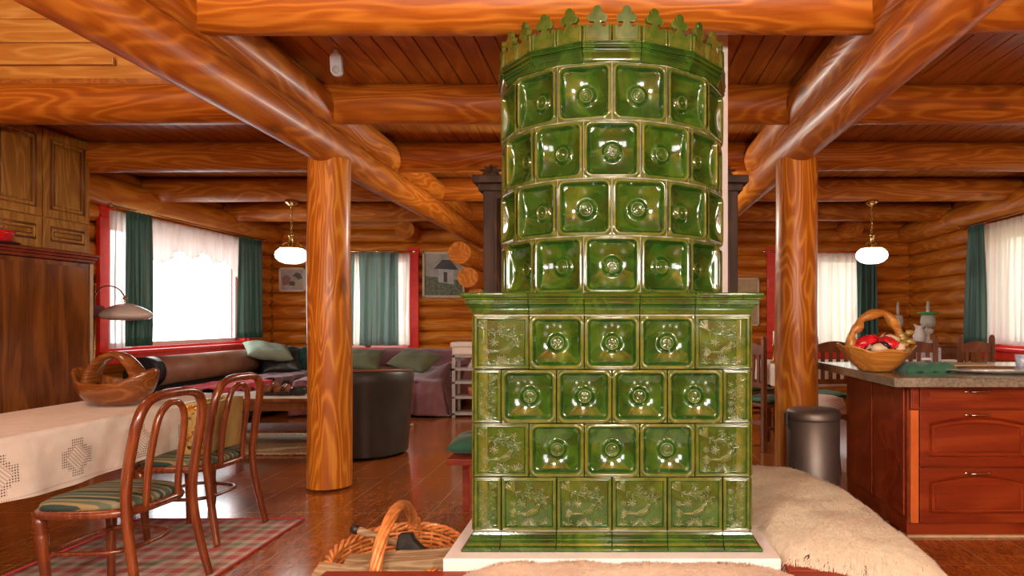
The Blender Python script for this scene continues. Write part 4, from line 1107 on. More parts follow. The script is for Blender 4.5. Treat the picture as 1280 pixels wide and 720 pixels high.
# left wall: local X = +Y world, local -Y = into room
LW = (XL + .20, 0, 0)
rod('brass curtain rod above the left wall window', LW, PI / 2, 7.25, 10.38, 2.50)
curtain('curtain', 'dark green curtain at the near end of the left wall window', M['curtain'], LW, PI / 2, 7.46, 7.86, .95, 2.48, 4.5, .035, -.05)
curtain('curtain', 'dark green curtain at the far end of the left wall window', M['curtain'], LW, PI / 2, 9.72, 10.32, .98, 2.48, 5, .035, .1)
curtain('sheer_curtain', 'narrow white sheer at the near edge of the left wall window', M['sheer'], (XL + .13, 0, 0), PI / 2, 7.30, 7.62, .93, 2.46, 3.5, .02)
curtain('sheer_valance', 'scalloped white sheer valance across the top of the left wall window', M['valance'], (XL + .13, 0, 0), PI / 2, 7.82, 9.95, 1.9, 2.47, 16, .022, 0, zfun=lambda u: 2.10 - .28 * (abs(2 * u - 1) ** 2.5) + .05 * math.sin(u * 26) - (.35 if u < .03 else 0), nz=10)
# back left
BW = (0, YB - .14, 0)
rod('thin brass curtain rod above the back window with teal curtains', BW, 0, -4.98, -3.28, 2.375)
curtain('curtain', 'wide teal satin curtain closing the left back window', M['teal'], BW, 0, -4.17, -3.50, .83, 2.36, 3.6, .055)
curtain('curtain', 'teal satin curtain at the left edge of the left back window, half behind the post', M['teal'], BW, 0, -4.75, -4.24, .83, 2.36, 4.5, .04)
curtain('sheer_curtain', 'white sheer strips behind the teal curtains of the left back window', M['sheer'], (0, YB - .08, 0), 0, -4.84, -3.34, .83, 2.35, 11, .02)
# back right
rod('thin brass curtain rod above the right back window', BW, 0, 2.55, 4.40, 2.375)
curtain('sheer_curtain', 'white sheer curtain of the right back window between post and pendant lamp', M['sheer'], (0, YB - .10, 0), 0, 2.74, 4.06, .80, 2.35, 10, .025)
curtain('curtain', 'dark green curtain of the right back window under the pendant lamp', M['curtain'], BW, 0, 4.02, 4.36, .80, 2.36, 3.5, .04)
# right wall: local X = -Y world
RWL = (XR - .20, 0, 0)
rod('brass curtain rod above the right wall window', RWL, -PI / 2, -9.02, -5.6, 2.51)
curtain('curtain', 'dark green curtain at the far end of the right wall window', M['curtain'], RWL, -PI / 2, -8.88, -8.50, .93, 2.49, 4, .035, .45, lean=-.02)
curtain('sheer_curtain', 'long white sheer curtain of the right wall window', M['sheer'], (XR - .12, 0, 0), -PI / 2, -8.66, -5.8, .95, 2.48, 22, .028)

# ------------------------------------------------------------------ pendant lamps
pn = thing('pendant_lamp', 'left brass pendant lamp with glowing white glass shade, beside the left post', 'lamp', (-3.86, 8.0, 2.68), 0, 'pendant lamps')
G().lathe([(.0, 0), (.075, 0), (.07, -.02), (.03, -.05), (.012, -.06), (0, -.06)][::-1], 24).obj('canopy', M['brass'], pn)
g = G()
for k in range(11): g.tube([(.011 * math.cos(a_ * PI / 4) * (k % 2), .011 * math.cos(a_ * PI / 4) * (1 - k % 2), -.075 - .030 * k + .02 * math.sin(a_ * PI / 4)) for a_ in range(8)], .0035, 5, closed=True)
g.obj('chain', M['brass'], pn)
G().lathe([(0, -.54), (.04, -.54), (.03, -.52), (.026, -.44), (.036, -.42), (.04, -.405), (.028, -.39), (0, -.39)], 16).obj('stem', M['brass'], pn)
g = G()
for k in range(4):
    a = k * PI / 2 + .4; g.tube(smooth_path([(.02 * math.cos(a), .02 * math.sin(a), -.50), (.075 * math.cos(a), .075 * math.sin(a), -.505), (.125 * math.cos(a), .125 * math.sin(a), -.56)], 4), .011, 6)
g.lathe([(.128, -.575), (.136, -.563), (.128, -.55)], 24); g.obj('shade_holder', M['brass'], pn)
G().lathe([(.0, -.565), (.10, -.568), (.145, -.582), (.174, -.612), (.185, -.648), (.174, -.69), (.138, -.725), (.08, -.748), (.0, -.754)], 36).obj('glass_shade', M['glassy'], pn, label='glowing white glass shade')
dup(pn, (3.13, 8.0, 2.68), 0, 'right brass pendant lamp with glowing white glass shade, above the kitchen island')

# ------------------------------------------------------------------ pictures
p1 = thing('framed_picture', 'framed colour sketch of huts on the back wall under the left lamp', 'picture', (-5.30, YB - .035, 1.92))
def pframe(root, w, h, m, b=.03):
    g = G(); g.box((-w / 2, -.02, -h / 2), (-w / 2 + b, .01, h / 2), .004); g.box((w / 2 - b, -.02, -h / 2), (w / 2, .01, h / 2), .004); g.box((-w / 2, -.02, -h / 2), (w / 2, .01, -h / 2 + b), .004); g.box((-w / 2, -.02, h / 2 - b), (w / 2, .01, h / 2), .004)
    g.obj('frame', m, root)
pframe(p1, .44, .40, M['mat_cream']); G().box((-.20, -.005, -.18), (.20, .005, .18)).obj('picture_sheet', M['artmauve'], p1)
g = G(); g.prism([(-.16, -.10), (-.04, -.08), (-.03, .03), (-.1, .08), (-.17, .04)], -.007, -.004); g.obj('rust_hut', M['artred'], p1)
g = G(); g.prism([(.0, .06), (.06, .12), (.13, .10), (.17, .02), (.10, .0), (.06, .04)], -.007, -.004); g.prism([(-.05, -.1), (.03, -.1), (.05, -.05), (.0, -.02), (-.04, -.04)], -.007, -.004); g.obj('dark_trees', M['artdark'], p1)
G().prism([(.02, -.06), (.16, -.02), (.17, -.09), (.05, -.12)], -.007, -.004).obj('tan_field', M['arttan'], p1)
p2 = thing('framed_picture', 'framed sketch of a small house with dark roof on the back wall', 'picture', (-2.79, YB - .035, 2.0))
pframe(p2, .70, .76, M['mat_cream'], .035); G().box((-.32, -.005, -.35), (.32, .005, .35)).obj('picture_sheet', M['artsky'], p2)
G().prism([(-.31, -.34), (.31, -.34), (.31, -.10), (.1, -.06), (-.31, -.02)], -.007, -.004).obj('ground', M['artground'], p2)
g = G(); g.prism([(-.09, -.12), (.17, -.16), (.17, .12), (-.09, .12)], -.010, -.006); g.obj('house_wall', M['arthouse'], p2)
g = G(); g.prism([(-.16, .10), (.24, .08), (.11, .24), (-.02, .25)], -.013, -.008); g.prism([(.0, -.12), (.06, -.13), (.06, .04), (.0, .05)], -.013, -.010); g.obj('roof_and_door', M['artroof'], p2)
p3 = thing('framed_picture', 'pale upright framed board on the back wall just right of the stove', 'picture', (2.13, YB - .035, 1.55))
pframe(p3, .62, .80, M['mat_cream']); G().box((-.29, -.005, -.38), (.29, .005, .38)).obj('picture_sheet', M['arttan'], p3)

# ------------------------------------------------------------------ living corner
# brown bolster sofa along the left wall
s1 = thing('leather_sofa', 'brown and black leather sofa under the left wall window', 'sofa', (-4.95, 8.7, 0))
G().box((-.60, -1.35, .06), (.55, 1.75, .44), .05).obj('seat_base', M['blackleather'], s1)
G().tube([(-.30, -1.15, .66), (-.30, 1.75, .66)], [.17, .17], 24).obj('back_bolster', M['brownleather'], s1)
G().box((-.52, -1.3, .40), (-.30, 1.75, .70), .04).obj('backrest', M['blackleather'], s1)
G().tube([(-.30, -1.32, .66), (-.30, -1.13, .66)], .175, 24).obj('bolster_end', M['blackleather'], s1, label='black bolster end')
def drape(fn, nu, nv, name, m, label, cat, thick=.012):
    g = G(); g.grid(fn, nu, nv); return tag(g.obj(name, m, recalc=False, thick=thick), label, cat)
def nz3(x, y, s=1): return mnoise.noise(Vector((x * s, y * s, 4.4)))
drape(lambda u, v: (-5.0 + .62 * u if u < .9 else -4.40 + .02 * math.sin(v * 30), 7.45 + 1.2 * v, .47 + .03 * nz3(u * 2, v * 4, 2) if u < .9 else .47 - .2 * (u - .9) / .1), 20, 40, 'blanket', M['redcloth'], 'red blanket on the near end of the leather sofa', 'blanket')
drape(lambda u, v: (-4.95 + .62 * u if u < .85 else -4.42 + .02 * math.sin(v * 30), 8.72 + 1.6 * v, .48 + .035 * nz3(u * 2, v * 4, 2) if u < .85 else .48 - .3 * (u - .85) / .15), 20, 40, 'throw', M['mauve'], 'mauve throw on the leather sofa behind the coffee table', 'blanket')
def pillow(loc, rot, w, h, m, label, t_=.16, seed=0):
    return tag(pillow_geo(w, h, t_, .02, seed).obj('pillow', m, loc=loc, rot=rot), label, 'pillow')
pillow((-4.98, 9.62, .80), (R(20), R(8), R(40)), .62, .50, M['pillowl'], 'pale green pillow on the leather sofa below the far end of the window', .2, 1)
pillow((-4.85, 9.72, .64), (R(55), R(0), R(35)), .55, .42, M['blackleather'], 'black pillow under the pale green pillow', .2, 2)
drape(lambda u, v: (-5.14 + .66 * u, 10.02 + .25 * v + .05 * nz3(u, v, 5), .84 - .50 * v + .04 * math.sin(u * 17 + v * 4) * (.4 + v)), 30, 20, 'velvet_throw', M['velvet'], 'dark green velvet throw hanging over the corner of the sofas', 'blanket')
# back wall sofa under mauve spread
s2 = thing('corner_sofa', 'wide sofa under the mauve spread by the back window', 'sofa', (-3.2, 10.0, 0))
G().box((-.95, -1.35, .05), (.98, .75, .42), .05).obj('seat_base', M['blackleather'], s2)
G().box((-1.25, .55, .05), (1.0, .90, .74), .07).obj('backrest', M['blackleather'], s2)
G().box((.80, -.95, .05), (1.02, .80, .60), .08).obj('armrest', M['blackleather'], s2)
def spread(u, v):
    # v: back top -> seat -> front hem ; u: left -> right
    path = [(10.62, .79), (10.50, .76), (10.44, .52), (10.0, .48), (9.2, .48), (8.62, .46), (8.52, .30), (8.47, .03)]
    q = v * (len(path) - 1); i = min(int(q), len(path) - 2); fr = q - i
    y = path[i][0] * (1 - fr) + path[i + 1][0] * fr; z = path[i][1] * (1 - fr) + path[i + 1][1] * fr
    x = -4.12 + 2.02 * u; arm = 1 / (1 + math.exp(-(x + 2.46) / .05)); lump = max(0, min(1, (y - 8.8) / .4))
    z += arm * .17 * lump * (z > .4) * (1 if y < 10.45 else .0)
    z += .018 * nz3(x, y, 5) * (z > .2)
    if u > .93: z = max(.02, z - (u - .93) / .07 * .50 * min(1, (10.6 - y) / .8)); 
    y += (.035 * math.sin(x * 14) + .02 * math.sin(x * 31)) * (v > .72)
    return (x + .012 * math.sin(y * 9), y, z)
drape(spread, 60, 70, 'sofa_spread', M['mauve'], 'mauve ribbed spread draped over the sofa by the back window', 'blanket')
pillow((-3.83, 10.12, .66), (R(32), R(5), R(8)), .64, .50, M['pillowg'], 'olive green pillow on the mauve sofa below the teal curtain', .17, 3)
pillow((-2.92, 9.85, .66), (R(26), R(10), R(-22)), .68, .50, M['pillowg'], 'olive green pillow leaning on the mauve sofa, nearer to the house picture', .18, 4)
# tub chair
tc = thing('tub_chair', 'dark grey leather tub chair half hidden by the left post', 'armchair', (-2.30, 6.22, 0), R(200))
g = G(); Hs = .78
def shell(r_top, r_bot, z0, z1, off=0):
    def f(u, v):
        a = R(-128 + 256 * u); rr = r_bot + (r_top - r_bot) * v; hh = z1 - .07 * (1 - math.cos(a)) * .5 - .0
        return (rr * math.cos(a + PI / 2), rr * math.sin(a + PI / 2), z0 + (hh - z0) * v)
    return f
NU = 60
o_ = shell(.43, .375, .03, Hs); i_ = shell(.37, .33, .03, Hs)
g.grid(o_, NU, 8); g.grid(i_, NU, 8)
top = [[q(k / NU, 1) for k in range(NU + 1)] for q in (o_, i_)]
mid = [((a[0] + b[0]) / 2, (a[1] + b[1]) / 2, a[2] + .022) for a, b in zip(*top)]
g.add(top[0] + mid + top[1], [(k, k + 1, k + NU + 2, k + NU + 1) for k in range(NU)] + [(k + NU + 1, k + NU + 2, k + 2 * NU + 3, k + 2 * NU + 2) for k in range(NU)], True)
for e_ in (0, 1):
    col = [o_(e_, k / 8) for k in range(9)] + [i_(e_, k / 8) for k in range(8, -1, -1)]; g.add(col, [tuple(range(18))])
g.obj('shell', M['leather'], tc)
G().tube([mid[k] for k in range(0, NU + 1, 2)], .012, 8).obj('piping', M['brownleather'], tc)
G().lathe([(.0, .10), (.33, .10), (.335, .38), (.32, .43), (.25, .455), (0, .46)], 36).obj('seat_cushion', M['leather'], tc)
G().lathe([(0, 0), (.33, 0), (.34, .05), (0, .05)], 36).obj('base', M['black'], tc)
# coffee table + rug
tag(G().grid(lambda u, v: (-4.0 + 1.65 * u, 6.12 + 1.75 * v, .014 + .008 * nz3(u * 60, v * 60)), 60, 60).obj('shag_rug', M['rugcream'], recalc=False, thick=.02), 'cream shaggy rug under the coffee table', 'rug')
ct = thing('coffee_table', 'low brown wooden coffee table behind the left post', 'table', (-3.35, 6.75, .024))
G().box((-.68, -.34, .43), (.68, .34, .465), .008).obj('tabletop', M['chairw'], ct)
g = G(); g.box((-.62, -.28, .34), (.62, -.26, .43)); g.box((-.62, .26, .34), (.62, .28, .43)); g.box((-.62, -.28, .34), (-.60, .28, .43)); g.box((.60, -.28, .34), (.62, .28, .43)); g.obj('apron', M['chairw'], ct)
G().box((-.6, -.26, .12), (.6, .26, .14), .004).obj('lower_shelf', M['chairw'], ct)
for sx in (-1, 1):
    for sy in (-1, 1): G().lathe([(.028, 0), (.035, .1), (.028, .2), (.04, .34), (.04, .43)], 14).obj('leg', M['chairw'], ct, loc=(sx * .58, sy * .25, 0))
tag(G().box((-.5, -.345, 0), (.5, .345, .004), .001).obj('table_runner', M['linen'], loc=(-3.32, 6.75, .490)), 'white linen runner on the coffee table', 'cloth')
t = thing('pinecone_tray', 'dark tray of brown pine cones on the coffee table', 'tray', (-3.37, 6.72, .496))
G().box((-.16, -.10, 0), (.16, .10, .03), .01).obj('tray', M['black'], t)
for i, (x, y) in enumerate(((-.03, 0), (.05, .03), (-.09, -.03), (.10, -.02), (.01, -.05))):
    G().ball((x, y, .055 + .03 * (i == 0)), .04, 12, 10, (1, 1, 1.25), warp=.4, seed=i).obj('pine_cone', M['chairw'], t)
t = thing('dark_bowl', 'round dark bowl on the coffee table beside the left post', 'bowl', (-3.13, 6.66, .496))
G().lathe([(.0, 0), (.05, 0), (.08, .03), (.083, .06), (.075, .085), (.067, .085), (.074, .06), (.065, .03), (0, .02)], 28).obj('bowl_body', M['black'], t)
# shelf unit
sh = thing('shelf_unit', 'narrow grey open shelf unit between the mauve sofa and the stove', 'shelf', (-2.05, 8.5, 0))
for x in (.0, .60):
    for y in (0, .30): G().box((x, y, 0), (x + .04, y + .03, .86), .003).obj('upright', M['greymetal'], sh)
for z in (.03, .24, .43, .60, .77): G().box((0, 0, z), (.64, .33, z + .03), .003).obj('shelf_board', M['greymetal'], sh)
t = thing('linen_box', 'white linen-lined box on top of the grey shelf unit', 'box', (-1.75, 8.66, .80))
g = G(); g.box((-.30, -.17, 0), (.32, .17, .15), .03); g.obj('box_body', M['linen'], t); G().box((-.32, -.185, .10), (.34, .185, .165), .02).obj('cloth_rim', M['paper'], t)
for i in range(4):
    tag(G().box((-.13, -.10, 0), (.13, .10, .028), .003).obj('book', M['paper'] if i % 2 else M['plastic'], loc=(-1.72 + .01 * i, 8.64, .631 + .029 * i), rot=(0, 0, .06 * (i - 1))), ['lowest', 'second from the bottom', 'third from the bottom', 'topmost'][i] + ' white paperback in the stack on the grey shelf unit', 'book', 'white books on the shelf unit')
t = thing('storage_basket', 'brown basket on a low shelf of the grey shelf unit', 'basket', (-1.76, 8.64, .271)); G().lathe([(.10, 0), (.12, .12), (.11, .12), (.095, .01)], 24).obj('basket_body', M['wicker'], t)

# ------------------------------------------------------------------ kitchen island
ISX, ISY = 1.70, 3.80
def island_unit(x0, w, label):
    t = thing('kitchen_cabinet', label, 'cabinet', (x0, ISY, 0), 0, 'kitchen island units')
    G().box((0, .02, .09), (w, 1.0, .875), .003).obj('carcass', M['cherry'], t)
    g = G(); g.box((.0, .03, .012), (w, 1.0, .09)); g.obj('plinth', M['cherry'], t)
    G().box((-.002, .012, 0), (w, .03, .014), .002).obj('plinth_strip', M['board'], t)
    zs = [(.745, .868), (.412, .735), (.088, .402)]
    fx = .062 if x0 < 1.8 else .01
    for i, (z0, z1) in enumerate(zs):
        d = G().box((fx, -.002, z0), (w - .004, .02, z1), .004).obj('drawer', M['cherry'], t)
        a, b = fx + .05, w - .05; g = G()
        if i == 0:
            c, e_ = z0 + .045, z1 - .03; g.box((a, -.008, c), (b, .0, c + .012), .003); lo = c
            g.box((a + .01, -.004, c + .012), (b - .01, 0, e_), .003)
        else:
            c, e_ = z0 + .055, z1 - .075; ar = [(a + (b - a) * k / 16, e_ + .040 * math.sin(PI * k / 16)) for k in range(17)]
            outer = [(a, c)] + [(b, c)] + ar[::-1]
            cx_, cz_ = (a + b) / 2, (c + e_) / 2
            k1 = [(cx_ + (x - cx_) * .91, cz_ + (z - cz_) * .80) for x, z in outer]; k2 = [(cx_ + (x - cx_) * .85, cz_ + (z - cz_) * .68) for x, z in outer]
            nn = len(outer)
            v = [(x, -.002, z) for x, z in outer] + [(x, -.013, z) for x, z in [(cx_ + (x - cx_) * .975, cz_ + (z - cz_) * .94) for x, z in outer]] + [(x, .006, z) for x, z in k1] + [(x, -.010, z) for x, z in k2]
            g.add(v, [(q * nn + k, q * nn + (k + 1) % nn, (q + 1) * nn + (k + 1) % nn, (q + 1) * nn + k) for q in range(3) for k in range(nn)] + [tuple(range(3 * nn, 4 * nn))])
        g.obj('raised_panel', M['cherry'], d)
        g = G(); hz = z1 - .028; cx_ = (fx + w) / 2
        g.tube(smooth_path([(cx_ - .055, -.004, hz), (cx_ - .045, -.024, hz), (cx_, -.030, hz + .003), (cx_ + .045, -.024, hz), (cx_ + .055, -.004, hz)], 4), [.004] * 5 + [.0065] * 7 + [.004] * 5, 8)
        for s in (-1, 1): g.ball((cx_ + s * .062, -.006, hz), .011, 10, 6, (1.4, .5, .8))
        g.obj('handle', M['chrome'], d)
    if x0 < 1.8:
        g = G(); g.box((.006, -.010, .09), (.052, .02, .735), .004); g.obj('pilaster', M['cherrylit'], t)
        g = G(); g.box((.006, -.012, .74), (.052, .02, .87), .004); g.box((.014, -.018, .765), (.044, -.01, .845), .004); g.obj('pilaster_block', M['cherry'], t)
        g = G()
        for y0, y1 in ((.05, .50), (.52, .98)): g.box((-.012, y0, .12), (.0, y1, .86), .004)
        g.obj('side_panel', M['cherry'], t)
    return t
island_unit(ISX, .72, 'cherry wood drawer unit at the near left corner of the kitchen island')
island_unit(ISX + .725, .66, 'cherry wood drawer unit continuing the kitchen island to the right')
tag(G().box((1.54, 3.62, .882), (4.0, 4.98, .935), .008).obj('worktop', M['granite']), 'speckled grey stone worktop of the kitchen island', 'worktop')

# bowl basket on the island
ib = thing('wooden_bowl', 'yellow-brown carved wooden bowl with arched handle on the kitchen worktop', 'bowl', (1.62, 4.06, .936), R(6))
def bw(inner):
    def f(u, v):
        a = 2 * PI * u; c, s = math.cos(a), math.sin(a); k = v
        r = (.34 + .66 * k ** .85) if not inner else .97 * k ** .6
        wob = 1 + .03 * math.sin(5 * a + 1) * k
        return (.245 * c * r * wob, .17 * s * r * wob, (.135 * k ** 1.25 if not inner else .02 + .115 * k ** 1.5) + (.035 * abs(c) ** 3 + .008 * math.sin(7 * a)) * k)
    return f
g = G(); g.grid(bw(False), 48, 14); g.grid(bw(True), 48, 10)
rim = [[bw(q)(i / 48, 1.0) for i in range(49)] for q in (False, True)]; g.add(rim[0] + rim[1], [(i, i + 1, i + 50, i + 49) for i in range(48)])
g.add([bw(False)(i / 48, 0) for i in range(48)], [tuple(range(48))]); g.obj('bowl_body', M['bowlw2'], ib)
hp = smooth_path([(-.165, 0, .10), (-.165, 0, .20), (-.15, 0, .245), (-.12, 0, .27), (-.10, 0, .315), (-.04, 0, .345), (.03, 0, .355), (.08, 0, .33), (.12, 0, .275), (.145, 0, .23), (.165, 0, .18), (.175, 0, .11)], 5)
G().tube(hp, [.027 + .006 * math.sin(i * .55) for i in range(len(hp))], 12).obj('handle', M['bowlw2'], ib)
g = G(); 
for k in range(7): g.ball((.165 + .02 * math.cos(k * 2.1), -.03 + .02 * math.sin(k * 1.7), .13 + .018 * k), .026, 10, 7, (1.2, .8, .7), warp=.6, seed=k)
g.obj('gold_ribbon_bow', M['gold'], ib)
def cand(p, s, rot, m, label, seed):
    g = G(); g.ball((0, 0, 0), 1, 16, 10, s, warp=.25, seed=seed)
    for q in (-1, 1): g.add([(q * s[0] * .9, 0, 0), (q * s[0] * 1.45, -s[1] * .6, s[2] * .7), (q * s[0] * 1.5, 0, 0), (q * s[0] * 1.45, s[1] * .6, -s[2] * .7)], [(0, 1, 2), (0, 2, 3)])
    o = g.obj('wrapped_sweet', m, loc=(1.62 + p[0], 4.06 + p[1], .936 + p[2]), rot=rot, thick=.001); return tag(o, label, 'packet', 'packets in the wooden bowl')
cand((-.075, -.02, .185), (.085, .045, .032), (.3, -.35, .1), M['redwrap'], 'long red foil packet at the left in the wooden bowl', 1)
cand((.045, -.07, .175), (.065, .05, .035), (.2, .35, -.2), M['redwrap'], 'shiny red foil packet at the front middle of the wooden bowl', 2)
cand((-.12, -.03, .15), (.04, .04, .03), (.1, .1, 1.0), M['redwrap'], 'small dark red packet at the left rim of the wooden bowl', 3)
cand((-.02, -.09, .145), (.055, .04, .030), (0, .1, .2), M['bread'], 'beige packet at the front of the wooden bowl', 4)
cand((.085, .0, .195), (.055, .04, .028), (0, .2, .3), M['bread'], 'pale beige packet at the back right of the wooden bowl', 5)
cand((.02, -.09, .165), (.035, .03, .02), (.4, .4, .3), M['black'], 'black packet between the red and beige packets in the bowl', 6)
cand((.105, -.07, .15), (.045, .04, .03), (0, 0, .8), M['bread'], 'beige packet beside the gold ribbon in the bowl', 7)
t = thing('green_napkins', 'folded dark green napkins beside the wooden bowl on the worktop', 'napkins', (1.95, 4.12, .936))
g = G(); g.grid(lambda u, v: (-.16 + .32 * u, -.11 + .22 * v, .045 + .02 * nz3(u * 3, v * 3, 2) - .05 * max(abs(2 * u - 1), abs(2 * v - 1)) ** 6), 16, 12); g.obj('napkin', M['greencush'], t, thick=.012)
G().ball((.0, 0, .072), .025, 10, 6, (1.4, 1, .4)).obj('white_tag', M['paper'], t)
tag(G().box((-.22, -.12, 0), (.22, .12, .02), .006).obj('chopping_board', M['board'], loc=(2.30, 4.48, .936), rot=(0, 0, .1)), 'pale wooden chopping board at the back of the worktop', 'board')
t = thing('oval_tray', 'shiny pale oval tray at the right edge of the worktop', 'tray', (2.38, 4.02, .936))
G().lathe([(0, 0), (.27, 0), (.32, .012), (.33, .020), (.325, .022), (.27, .008), (0, .006)], 48, sx=1.1, sy=.62).obj('tray_body', M['traymetal'], t)
t = thing('patterned_cup', 'blue and white cup on the worktop at the right edge of the photo', 'cup', (2.66, 4.30, .936))
G().lathe([(0, 0), (.03, 0), (.04, .03), (.046, .09), (.043, .09), (.036, .03), (0, .01)], 24).obj('cup_body', M['bluewhite'], t)
G().tube(smooth_path([(.042, 0, .075), (.07, 0, .07), (.072, 0, .04), (.04, 0, .025)], 5), .006, 8).obj('handle', M['bluewhite'], t)

# pedal bin
pb = thing('waste_bin', 'brushed steel pedal bin in front of the right log post', 'bin', (1.32, 4.36, 0))
G().lathe([(0, 0), (.165, 0), (.168, .02), (.168, .60), (.160, .605), (0, .605)], 40).obj('body', M['steel'], pb)
G().lathe([(.172, .602), (.174, .615), (.172, .65), (.15, .668), (.08, .677), (0, .68)], 40).obj('lid', M['steel'], pb)
G().lathe([(.170, 0), (.172, .03), (.168, .035)], 40).obj('base_ring', M['black'], pb)
g = G(); g.box((-.04, -.21, .01), (.04, -.16, .025), .005); g.obj('pedal', M['black'], pb)
G().box((-.185, -.02, .56), (-.168, .02, .64), .004).obj('hinge', M['black'], pb)
t = thing('round_stool', 'cream round pouffe behind the steel bin by the island', 'stool', (1.75, 5.55, 0))
G().lathe([(0, .52), (.17, .52), (.19, .55), (.17, .60), (.10, .62), (0, .62)], 28).obj('cushion', M['linen'], t)
for k in range(4):
    a = k * PI / 2 + .7; G().tube([(.12 * math.cos(a), .12 * math.sin(a), .53), (.17 * math.cos(a), .17 * math.sin(a), 0)], .016, 8).obj('leg', M['chairw'], t)

# ------------------------------------------------------------------ dining group at the back right
dt = thing('dining_table', 'white-clothed dining table behind the kitchen island', 'table', (3.0, 7.75, 0))
G().box((-1.2, -.45, .72), (1.2, .45, .755), .006).obj('tabletop', M['chairw'], dt)
for sx in (-1, 1):
    for sy in (-1, 1): G().box((sx * 1.1 - .04, sy * .36 - .04, 0), (sx * 1.1 + .04, sy * .36 + .04, .72), .006).obj('leg', M['chairw'], dt)
g = G(); lp = [(-1.22, -.47), (1.22, -.47), (1.22, .47), (-1.22, .47)]
def edge_pts(n=40):
    out = []
    for i in range(4):
        a = lp[i]; b = lp[(i + 1) % 4]
        for k in range(n): out.append((a[0] + (b[0] - a[0]) * k / n, a[1] + (b[1] - a[1]) * k / n))
    return out
E = edge_pts(); nE = len(E); v = []
for h in range(7):
    t_ = h / 6
    for k, (x, y) in enumerate(E): q = 1 + .018 * t_ * math.sin(k * 1.1); v.append((x * q, y * (1 + .04 * t_ * math.sin(k * .9)), .762 - .24 * t_))
g.add(v, [(h * nE + k, h * nE + (k + 1) % nE, (h + 1) * nE + (k + 1) % nE, (h + 1) * nE + k) for h in range(6) for k in range(nE)], True); g.add(v[:nE], [tuple(range(nE))])
tag(g.obj('tablecloth', M['linen'], loc=(3.0, 7.75, 0)), 'plain white tablecloth on the dining table behind the kitchen island', 'tablecloth')
def slat_chair(label, loc, rz):
    """faces local +Y, back at -Y"""
    t = thing('slat_chair', label, 'chair', loc, rz, 'slat back chairs at the far dining table')
    for sx in (-1, 1):
        x = sx * .20
        g = G(); g.box((x - .022, -.222, 0), (x + .022, -.178, 1.07), .006); g.ball((x, -.20, 1.075), .026, 10, 8, (1, 1, .9)); g.obj('rear_post', M['chairw'], t)
        G().box((x - .02, .17, 0), (x + .02, .21, .43), .005).obj('front_leg', M['chairw'], t)
    G().box((-.22, -.20, .42), (.22, .22, .45), .006).obj('seat', M['chairw'], t)
    ar = [(-.18, .92)] + [(-.18 + .36 * k / 10, 1.0 + .035 * math.sin(PI * k / 10)) for k in range(11)] + [(.18, .92)]
    G().prism(ar, -.212, -.188).obj('top_rail', M['chairw'], t)
    G().box((-.18, -.21, .60), (.18, -.19, .65), .004).obj('lower_rail', M['chairw'], t)
    for k in range(4): x = -.123 + .082 * k; G().box((x - .02, -.207, .645), (x + .02, -.193, .925), .003).obj('slat', M['chairw'], t)
    for sx in (-1, 1): G().box((sx * .2 - .012, -.18, .2), (sx * .2 + .012, .18, .23)).obj('side_stretcher', M['chairw'], t)
    G().box((-.18, -.212, .25), (.18, -.188, .29)).obj('rear_stretcher', M['chairw'], t)
    pillow_geo(.42, .40, .06).obj('seat_pad', M['greencush'], t, loc=(0, .01, .475))
    return t
sc0 = slat_chair('slat back chair whose top shows between the right post and the wooden bowl', (2.24, 6.95, 0), R(6))
for loc, rz, lb in (((3.12, 6.98, 0), R(-8), 'slat back chair right behind the wooden bowl on the worktop'),
                    ((3.68, 7.0, 0), R(16), 'slat back chair in front of the right wall curtain, rightmost of the row'),
                    ((1.52, 6.55, 0), R(-62), 'slat back chair beside the right edge of the stove, nearest to it'),
                    ((1.60, 7.62, 0), R(-84), 'slat back chair at the left end of the far table, left of the right post')):
    dup(sc0, loc, rz, lb)
def candle(p, h, label):
    t = thing('candlestick', label, 'candle', p, 0, 'candlesticks on the far table')
    G().lathe([(.0, 0), (.045, 0), (.04, .012), (.012, .03), (.018, .08), (.010, .14), (.02, .2), (.024, .21), (0, .21)], 16).obj('holder', M['brass'], t)
    G().lathe([(.011, .21), (.011, .21 + h), (0, .212 + h)], 12).obj('candle', M['wax'], t)
candle((1.84, 7.55, .763), .15, 'brass candlestick at the left end of the far table, left of three')
candle((1.93, 7.75, .763), .18, 'brass candlestick at the left end of the far table, middle of three')
candle((2.00, 7.62, .763), .18, 'brass candlestick at the left end of the far table, right of three')
tag(G().box((-.11, -.08, 0), (.11, .08, .17), .01).obj('napkin_box', M['bluewhite'], loc=(3.68, 7.72, .763)), 'pale blue box on the far dining table between two slat chairs', 'box')
# corner sideboard with pitcher and oil lamps
cs = thing('corner_dresser', 'brown dresser in the far right corner behind the dining chairs', 'dresser', (4.50, 9.65, 0))
G().box((-.30, -.58, 0), (.32, .58, .08)).obj('plinth', M['chairw'], cs); G().box((-.32, -.6, .08), (.32, .6, .88), .006).obj('carcass', M['chairw'], cs); G().box((-.35, -.63, .88), (.34, .63, .92), .008).obj('top', M['chairw'], cs)
for y in (-.58, .01): 
    d = G().box((-.338, y, .12), (-.32, y + .57, .85), .004).obj('door', M['chairw'], cs); G().box((-.345, y + .08, .2), (-.336, y + .49, .77), .004).obj('door_panel', M['cab'], d)
pt = thing('pitcher', 'white porcelain pitcher on the corner dresser', 'pitcher', (4.36, 9.42, .921), R(200))
G().lathe([(0, 0), (.06, 0), (.085, .05), (.09, .10), (.065, .17), (.05, .21), (.065, .25), (.06, .25), (.045, .21), (.05, .17)], 28).obj('body', M['porcelain'], pt)
G().tube(smooth_path([(-.055, 0, .235), (-.10, 0, .27), (-.135, 0, .22), (-.12, 0, .13), (-.085, 0, .10)], 5), .011, 8).obj('handle', M['porcelain'], pt)
